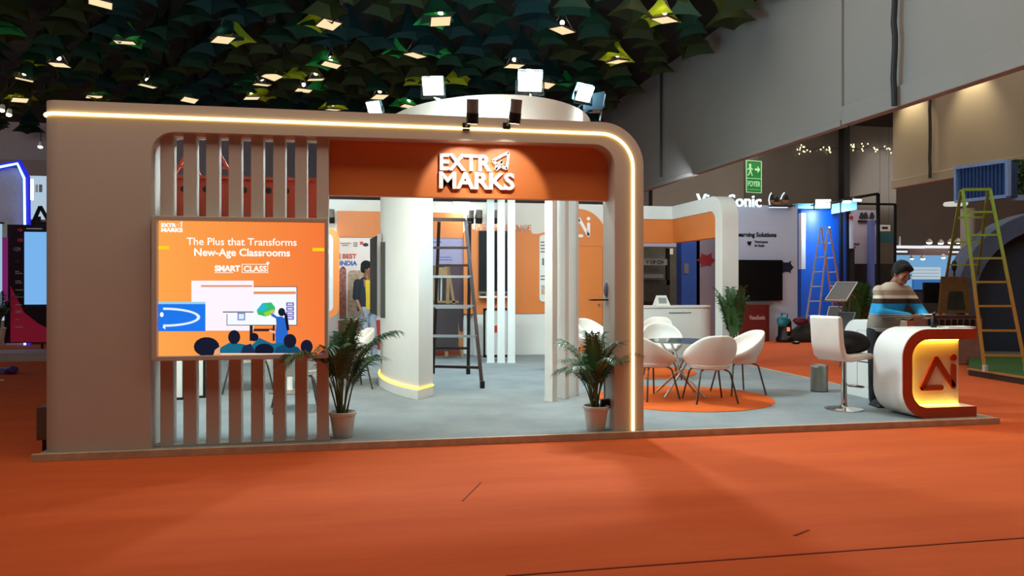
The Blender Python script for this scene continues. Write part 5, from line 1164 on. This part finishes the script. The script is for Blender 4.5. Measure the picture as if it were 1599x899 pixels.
mb = MB(); mb.add(p0+[p-EV*.006 for p in p0], [tuple(range(6)), tuple(range(11, 5, -1))]+[(i, i+6, (i+1) % 6+6, (i+1) % 6) for i in range(6)]); mb.build('pink_band', mat('crimson_print', '#b8234a', .5, emit=.15, ecol='#b8234a'), ldp)
b = MB(); vrect(b, 39, 362, 90, 475, bv-.12, .03); b.build('screen', glow('blue_screen', '#7db8f2', .95), ldp)
rd = mat('red_emblem', '#c8343c', .5)
for x, y, r_, m in ((31, 359, .05, rd), (31, 375, .055, rd), (26, 389, .07, gsil), (26, 408, .04, mat('dark_red', '#6a2830', .5))): MB().ell(Vp(x, y, bv-.13), (r_, .01, r_*.7), 16, 8).build('small_emblem', m, ldp, smooth=True)
b = MB()
for y, w in ((423, 30), (426, 35), (438, 33), (441, 35), (452, 36), (463, 36), (475, 34), (485, 33), (487, 34), (498, 30), (510, 36)):
    b = MB(); vrect(b, 24, y, w, y+1.2, bv-.137, .004); b.build('small_print', white2, ldp)
b = MB(); vrect(b, 41, 356, 66, 358, bv-.125, .004); b.build('heading', white2, ldp)
b = MB(); a, c = Vp(-60, 556, 9.0), Vp(110, 536, 9.9)
tag(MB().bb((a.x, 9.0, 0), (c.x, 9.9, .05)).bb((a.x, 9.04, .05), (c.x, 9.88, .16)).build('plinth', mat('cream_base', '#b9b2b4', .6)), 'low pale base under the event board at the left edge', 'base')
lsc = thing('side_screen', 'pale blue glowing screen cut by the left picture edge', 'screen', Vp(0, 540, 9.4))
b = MB(); vrect(b, -60, 348, 9, 500, 9.44, .08); b.build('screen', glow('pale_blue_screen', '#a9cdea', .85), lsc); b = MB(); vrect(b, -60, 346.5, 10, 350, 9.42, .12); b.build('top_rim', darkp, lsc); b = MB(); vrect(b, -60, 500, 9, 538, 9.44, .08); b.build('lower_panel', white2, lsc)
palm(Vp(-2, 531, 9.2), .5, .75, 'potted palm cut by the left picture edge', seed=41, n=13, spread=1.0)
tag(lump('purple_bag', mat('purple_plastic', '#4a2a8c', .4), Zp(17, 584, 0)+UP*.06, (.10, .1, .07), 51, amp=.15, flat=.8), 'small purple bag lying on the carpet at the left edge', 'bag')
tag(MB().box(Zp(4, 583, 0)+UP*.05, (.34, .16, .09), (RIGHT+AWAY*.2).normalized(), (AWAY-RIGHT*.2).normalized(), UP).build('purple_box', mat('violet_box', '#6f62b0', .5), bevel=.01), 'flat violet box on the carpet beside the small purple bag', 'box')
tag(MB().bar(Zp(-6, 594, .02), Zp(6, 593, .02), .03, .02).build('white_stick', white2), 'short white stick on the carpet at the left edge', 'stick')
# ================================================================== CEILING SHADES AND PENDANT LAMPS
def fabric(name, c):
    m = mat(name, c, .8, var=.15, scale=5); n = m.node_tree.nodes; L = m.node_tree.links
    tl_ = n.new('ShaderNodeBsdfTranslucent'); tl_.inputs['Color'].default_value = (*lin(c), 1); mx_ = n.new('ShaderNodeMixShader'); mx_.inputs[0].default_value = .45
    out_ = n['Material Output']; L.new(n['Principled BSDF'].outputs[0], mx_.inputs[1]); L.new(tl_.outputs[0], mx_.inputs[2]); L.new(mx_.outputs[0], out_.inputs['Surface']); return m
fab = {'olive': fabric('olive_fabric', '#363c12'), 'green': fabric('green_fabric', '#143d26'), 'teal': fabric('teal_fabric', '#0f3634')}
yel = fabric('yellow_green_fabric', '#c4d022'); grf = fabric('bright_green_fabric', '#2cb455')
def shade_mb(w=.62, h=.48, nl=7, nc=6, top=.10, mb=None, off=Vector((0, 0, 0)), sides=(0, 1, 2, 3), M3=None):
    mb = mb or MB()
    for sd in sides:
        a0 = R(90*sd+45); A0 = Vector((math.cos(a0), math.sin(a0), 0)); A1 = Vector((math.cos(a0+R(90)), math.sin(a0+R(90)), 0)); k = len(mb.v)
        for i in range(nl+1):
            t_ = i/nl; r_ = w*.707*(top+(1-top)*t_**1.35)
            for j in range(nc+1):
                s_ = j/nc; p = (A0.lerp(A1, s_))*r_; z = -h*t_+.07*h*t_**3*(1-(2*s_-1)**2); p = p*(1-.10*t_*(1-(2*s_-1)**2))
                p = Vector((p.x, p.y, z)); mb.v.append(off+(M3 @ p if M3 else p))
        for i in range(nl):
            for j in range(nc): q_ = k+i*(nc+1)+j; mb.f.append([q_, q_+nc+1, q_+nc+2, q_+1]); mb.mi.append(0)
    return mb
proto = {}
for k_, m_ in fab.items():
    mb_ = shade_mb(); mb_.tube([(0, 0, -.01), (0, 0, .26)], [.05, .012], 6); me_o = mb_.build('fabric_tent', m_, None, world=False, smooth=True); proto[k_] = me_o
q = random.Random(11); cnt = 0; used = {}
def frame_xy(p):
    d = p-C0; dep = d.dot(AWAY); return 799.5+FPX*d.dot(RIGHT)/dep, HY-FPX*d.z/dep, dep
ST = .98
spots_ = []
for iv in range(0, 21):
    for iu in range(-26, 15):
        u = 1+iu*ST+(ST/2 if iv % 2 else 0)+q.uniform(-.12, .12); v = 5.2+iv*ST*.92+q.uniform(-.12, .12); z = 6.78+q.uniform(-.02, .04)
        if u > 9.75: continue
        p = Vector((u, v, z))
        x, y, dep = frame_xy(p-UP*.4)
        if x < -25 or x > 1200 or y < -18 or y > 205: continue
        if y > 165+ (x-65)*.03 and x > 62: continue     # wholly hidden by the portal beam
        spots_.append((dep, p, x, y))
spots_.sort(key=lambda s_: s_[0])
for dep, p, x, y in spots_[:285]:
    n1 = math.sin(x*.012+1.3)+math.sin(y*.05+x*.004)+q.uniform(-.9, .9)
    kk = 'olive' if (n1 > .75 or (130 < x < 560 and 70 < y < 130 and q.random() < .5) or (x > 930 and q.random() < .5)) else ('green' if q.random() < .5 else 'teal')
    if kk not in used: o = proto[kk]; used[kk] = 1
    else: o = proto[kk].copy(); COL.objects.link(o)
    o.location = p; o.rotation_euler = (q.uniform(-.12, .12), q.uniform(-.12, .12), q.uniform(0, 1.57)); o.scale = [q.uniform(.9, 1.12)]*3
    tag(o, 'dark %s flared fabric shade without a lamp, hanging under the ceiling' % kk, 'shade', 'unlit %s ceiling shades' % kk)
lampglass = glow('lamp_glass', (1, .76, .42), 1.05); lampbulb = glow('lamp_bulb', (1, .93, .75), 12); rim = mat('lamp_rim', '#5a3c30', .5)
LAMPS = [  # plate centre x, y, shade colour, shade offset (right, away), turn, label
 (157, 5, None, 0, .5, 'pendant lamp cut by the top edge of the picture, first from the left'),
 (195, 66, 'g', (0, .12), .3, 'pendant lamp with a faint green shade near the top left'),
 (348, 62, 'y', (.18, .15), .75, 'pendant lamp with a yellow shade at its right, high left of centre'),
 (92, 101, 'y', (-.5, .2), .1, 'pendant lamp beside a flat yellow shade above the left end of the portal'),
 (38, 124, None, 0, .6, 'small pendant lamp without shade near the left picture edge'),
 (31, 156, 'y', (0, .05), .7, 'pendant lamp in a yellow shade lowest at the left picture edge'),
 (147, 151, 'g', (.12, .15), .6, 'pendant lamp with green shade just above the left end of the light strip'),
 (230, 134, None, 0, .7, 'pendant lamp without shade above the slats'),
 (296, 156, None, 0, .7, 'pendant lamp half hidden behind the beam above the slats'),
 (393, 153, 'y', (.2, .1), .5, 'pendant lamp with yellow shade at its right, just above the beam'),
 (409, 132, 'g', (-.5, .3), .6, 'pendant lamp with green shade at its left, below the tilted bright one'),
 (425, 119, 'y', (0, .12), .9, 'brightly lit tilted pendant lamp in a yellow shade right of centre-left'),
 (474, 141, 'g', (.3, .15), .5, 'pendant lamp with a teal-green shade on its right, lower of a close pair'),
 (493, 124, 'y', (-.5, .1), .4, 'pendant lamp with yellow shade on its left, upper of a close pair'),
 (513, 38, 'y', (-.2, .15), .7, 'large pendant lamp with yellow shade on its left near the top middle'),
 (517, 101, 'g', (-.2, .15), .5, 'pendant lamp with green shade on its left, below the large yellow one'),
 (520, 171, 'y', (0, .05), .6, 'pendant lamp in yellow shade sunk behind the beam'),
 (593, 151, None, 0, .6, 'pendant lamp without shade above the small low flood light'),
 (638, 166, 'g', (-.15, .1), .5, 'pendant lamp with green shade at the left end of the canopy ring'),
 (648, 86, 'gg', (0, 0), .7, 'pendant lamp between two bright green shades'),
 (688, 33, 'g', (-.15, .15), .15, 'pendant lamp with green shade near the top above the flood lights'),
 (803, 103, None, 0, .4, 'pendant lamp just above the largest flood light'),
 (878, 47, None, 0, .7, 'pendant lamp without shade at the top right of the blue glow'),
 (852, 133, 'g', (.5, .2), .5, 'pendant lamp partly hidden at the right of the largest flood light'),
 (964, 96, 'y', (0, .05), .7, 'pendant lamp in a yellow shade nearest the grey bulkhead'),
 (1038, 31, 'y', (-.05, .08), .8, 'large pendant lamp in a yellow shade at top right by the grey bulkhead')]
LZ = 6.28
for i, (x, y, sc, off, turn, lab) in enumerate(LAMPS):
    p = Zp(x, y, LZ); t = thing('pendant_lamp', 'lit '+lab, 'lamp', p, -YAW+turn, 'lit pendant lamps under the ceiling')
    tl_ = R(8)*math.sin(i*2.1); rot = Matrix.Rotation(tl_, 3, 'X') @ Matrix.Rotation(R(7)*math.cos(i*1.7), 3, 'Y'); X_, Y_, Z_ = rot @ EU, rot @ EV, rot @ UP
    w = .37
    MB().box(Vector((0, 0, 0)), (w, w, .014), X_, Y_, Z_).build('glass_plate', lampglass, t, world=False)
    f = MB()
    for g in (-1, 1): f.box(X_*g*w/2+Z_*.005, (.016, w+.016, .03), X_, Y_, Z_); f.box(Y_*g*w/2+Z_*.005, (w+.016, .016, .03), X_, Y_, Z_)
    f.build('rim', rim, t, world=False)
    MB().ell((0, 0, .14), (.045, .045, .045), 12, 8).build('bulb', lampbulb, t, world=False, smooth=True)
    wr = MB()
    for a in (-1, 1):
        for b in (-1, 1): wr.tube([X_*a*w*.42+Y_*b*w*.42, Vector((a*.05, b*.05, .24)), Vector((0, 0, .42))], .005, 5)
    wr.build('wire_frame', gsil, t, world=False); MB().tube([(0, 0, .42), (0, 0, 7-LZ-.01)], .006, 5).build('cord', cabm, t, world=False); MB().cyl((0, 0, .18), (0, 0, .24), .03).build('socket', black, t, world=False)
    if sc:
        inv = Matrix.Rotation(YAW-turn, 3, 'Z')
        if sc == 'gg':
            for g in (-1, 1): shade_mb(.46, .34, off=inv @ (RIGHT*g*.44+AWAY*.2)+UP*.42).build('shade', grf, t, world=False, smooth=True)
        else:
            o_ = inv @ (RIGHT*off[0]+AWAY*off[1]); sd = (0, 1, 2, 3) if abs(off[0]) > .25 else (0, 1)
            if abs(off[0]) <= .25: shade_mb(.60, .42, off=o_+UP*.44, sides=(0, 1, 2, 3), M3=Matrix.Rotation(.3, 3, 'Z')).build('shade', yel if sc == 'y' else grf, t, world=False, smooth=True)
            else: shade_mb(.48, .32, off=o_+UP*.40).build('shade', yel if sc == 'y' else grf, t, world=False, smooth=True)
    l = light('POINT', 'lamp_light', p+UP*.13, p, 24, (1, .86, .62), .045); l.parent = t; l.location = (0, 0, .14)
# two flat yellow shades by the flood light and a green one at the left edge
for x, y, m_, lab in ((651, 117, yel, 'pale yellow shade left of the leftmost tall flood light glow'), (713, 115, yel, 'pale yellow shade right of the leftmost tall flood light glow'), (5, 32, grf, 'bright green shade cut by the left picture edge')):
    p = Zp(x, y, 6.5); tag(shade_mb(.62, .40, off=p+UP*.2).build('fabric_tent', m_, smooth=True), lab, 'shade')
# dark hanging bundles / truss drop
for x0_, y0_, x1_, y1_, r_, lab in ((412, -10, 462, 160, .07, 'dark sparkling cable bundle running under the ceiling left of centre'), (536, -10, 545, 170, .05, 'dark slim truss running under the ceiling left of the flood lights')):
    a, c = Zp(x0_, y0_, 6.6), Zp(x1_, y1_, 6.6); t = thing('cable_bundle', lab, 'cable', a)
    MB().tube([a.lerp(c, i/12)+Vector((q.uniform(-.03, .03), 0, q.uniform(-.03, .03))) for i in range(13)], r_, 8).build('sheath', cabm, t, smooth=True)
    for i in range(16):
        pp_ = a.lerp(c, (i+.5)/16); MB().box(pp_, (r_*2.3, .03, r_*2.3)).build('clip', mat('dull_clip', '#55534d', .35, metal=.7), t)
# small spot lights on the left wall and under the right-hand soffits
for px, py, dep, lab in ((63, 229, 23, 'small bright spot on the mauve wall at the left'), (3, 172, 20, 'left one of two small round spots low at the left edge'), (14, 179, 20, 'right one of two small round spots low at the left edge')):
    p = Dp(px, py, dep); t = thing('wall_spot', lab, 'spotlight', p)
    MB().cyl((0, 0, 0), (0, .05, .14), .07, .05).build('can', white2, t, world=False, smooth=True); MB().ell((0, 0, -.01), (.065, .065, .04), 12, 8).build('lens', lampbulb, t, world=False, smooth=True); MB().cyl((0, .05, .12), (0, .05, .5), .012).build('stem', black, t, world=False)
for px, py, u_, lab, tgt in ((1408, 160, 15.0, 'small black spot under the step of the grey bulkhead', 0), (1567, 108, 15.2, 'small black spot high on the beige wall at top right', 1)):
    p = Up(px, py, u_); t = thing('wall_spot', lab, 'spotlight', p)
    MB().box((0, 0, 0), (.14, .22, .10)).build('can', black, t, world=False, bevel=.01); MB().cyl((0, 0, .05), (.0, 0, .45), .015).build('stem', black, t, world=False); MB().cyl((.07, 0, -.02), (.10, 0, -.03), .04).build('lens', lampbulb, t, world=False)
for px, py in ((1412, 150), (1505, 118)):
    p = Up(px, py, 15.75); l = light('SPOT', 'wall_washer', p+UP*.45-EU*.1, p+Vector((.22, 0, -.6)), 260, (1, .88, .6), .05, angle=80, blend=.9)
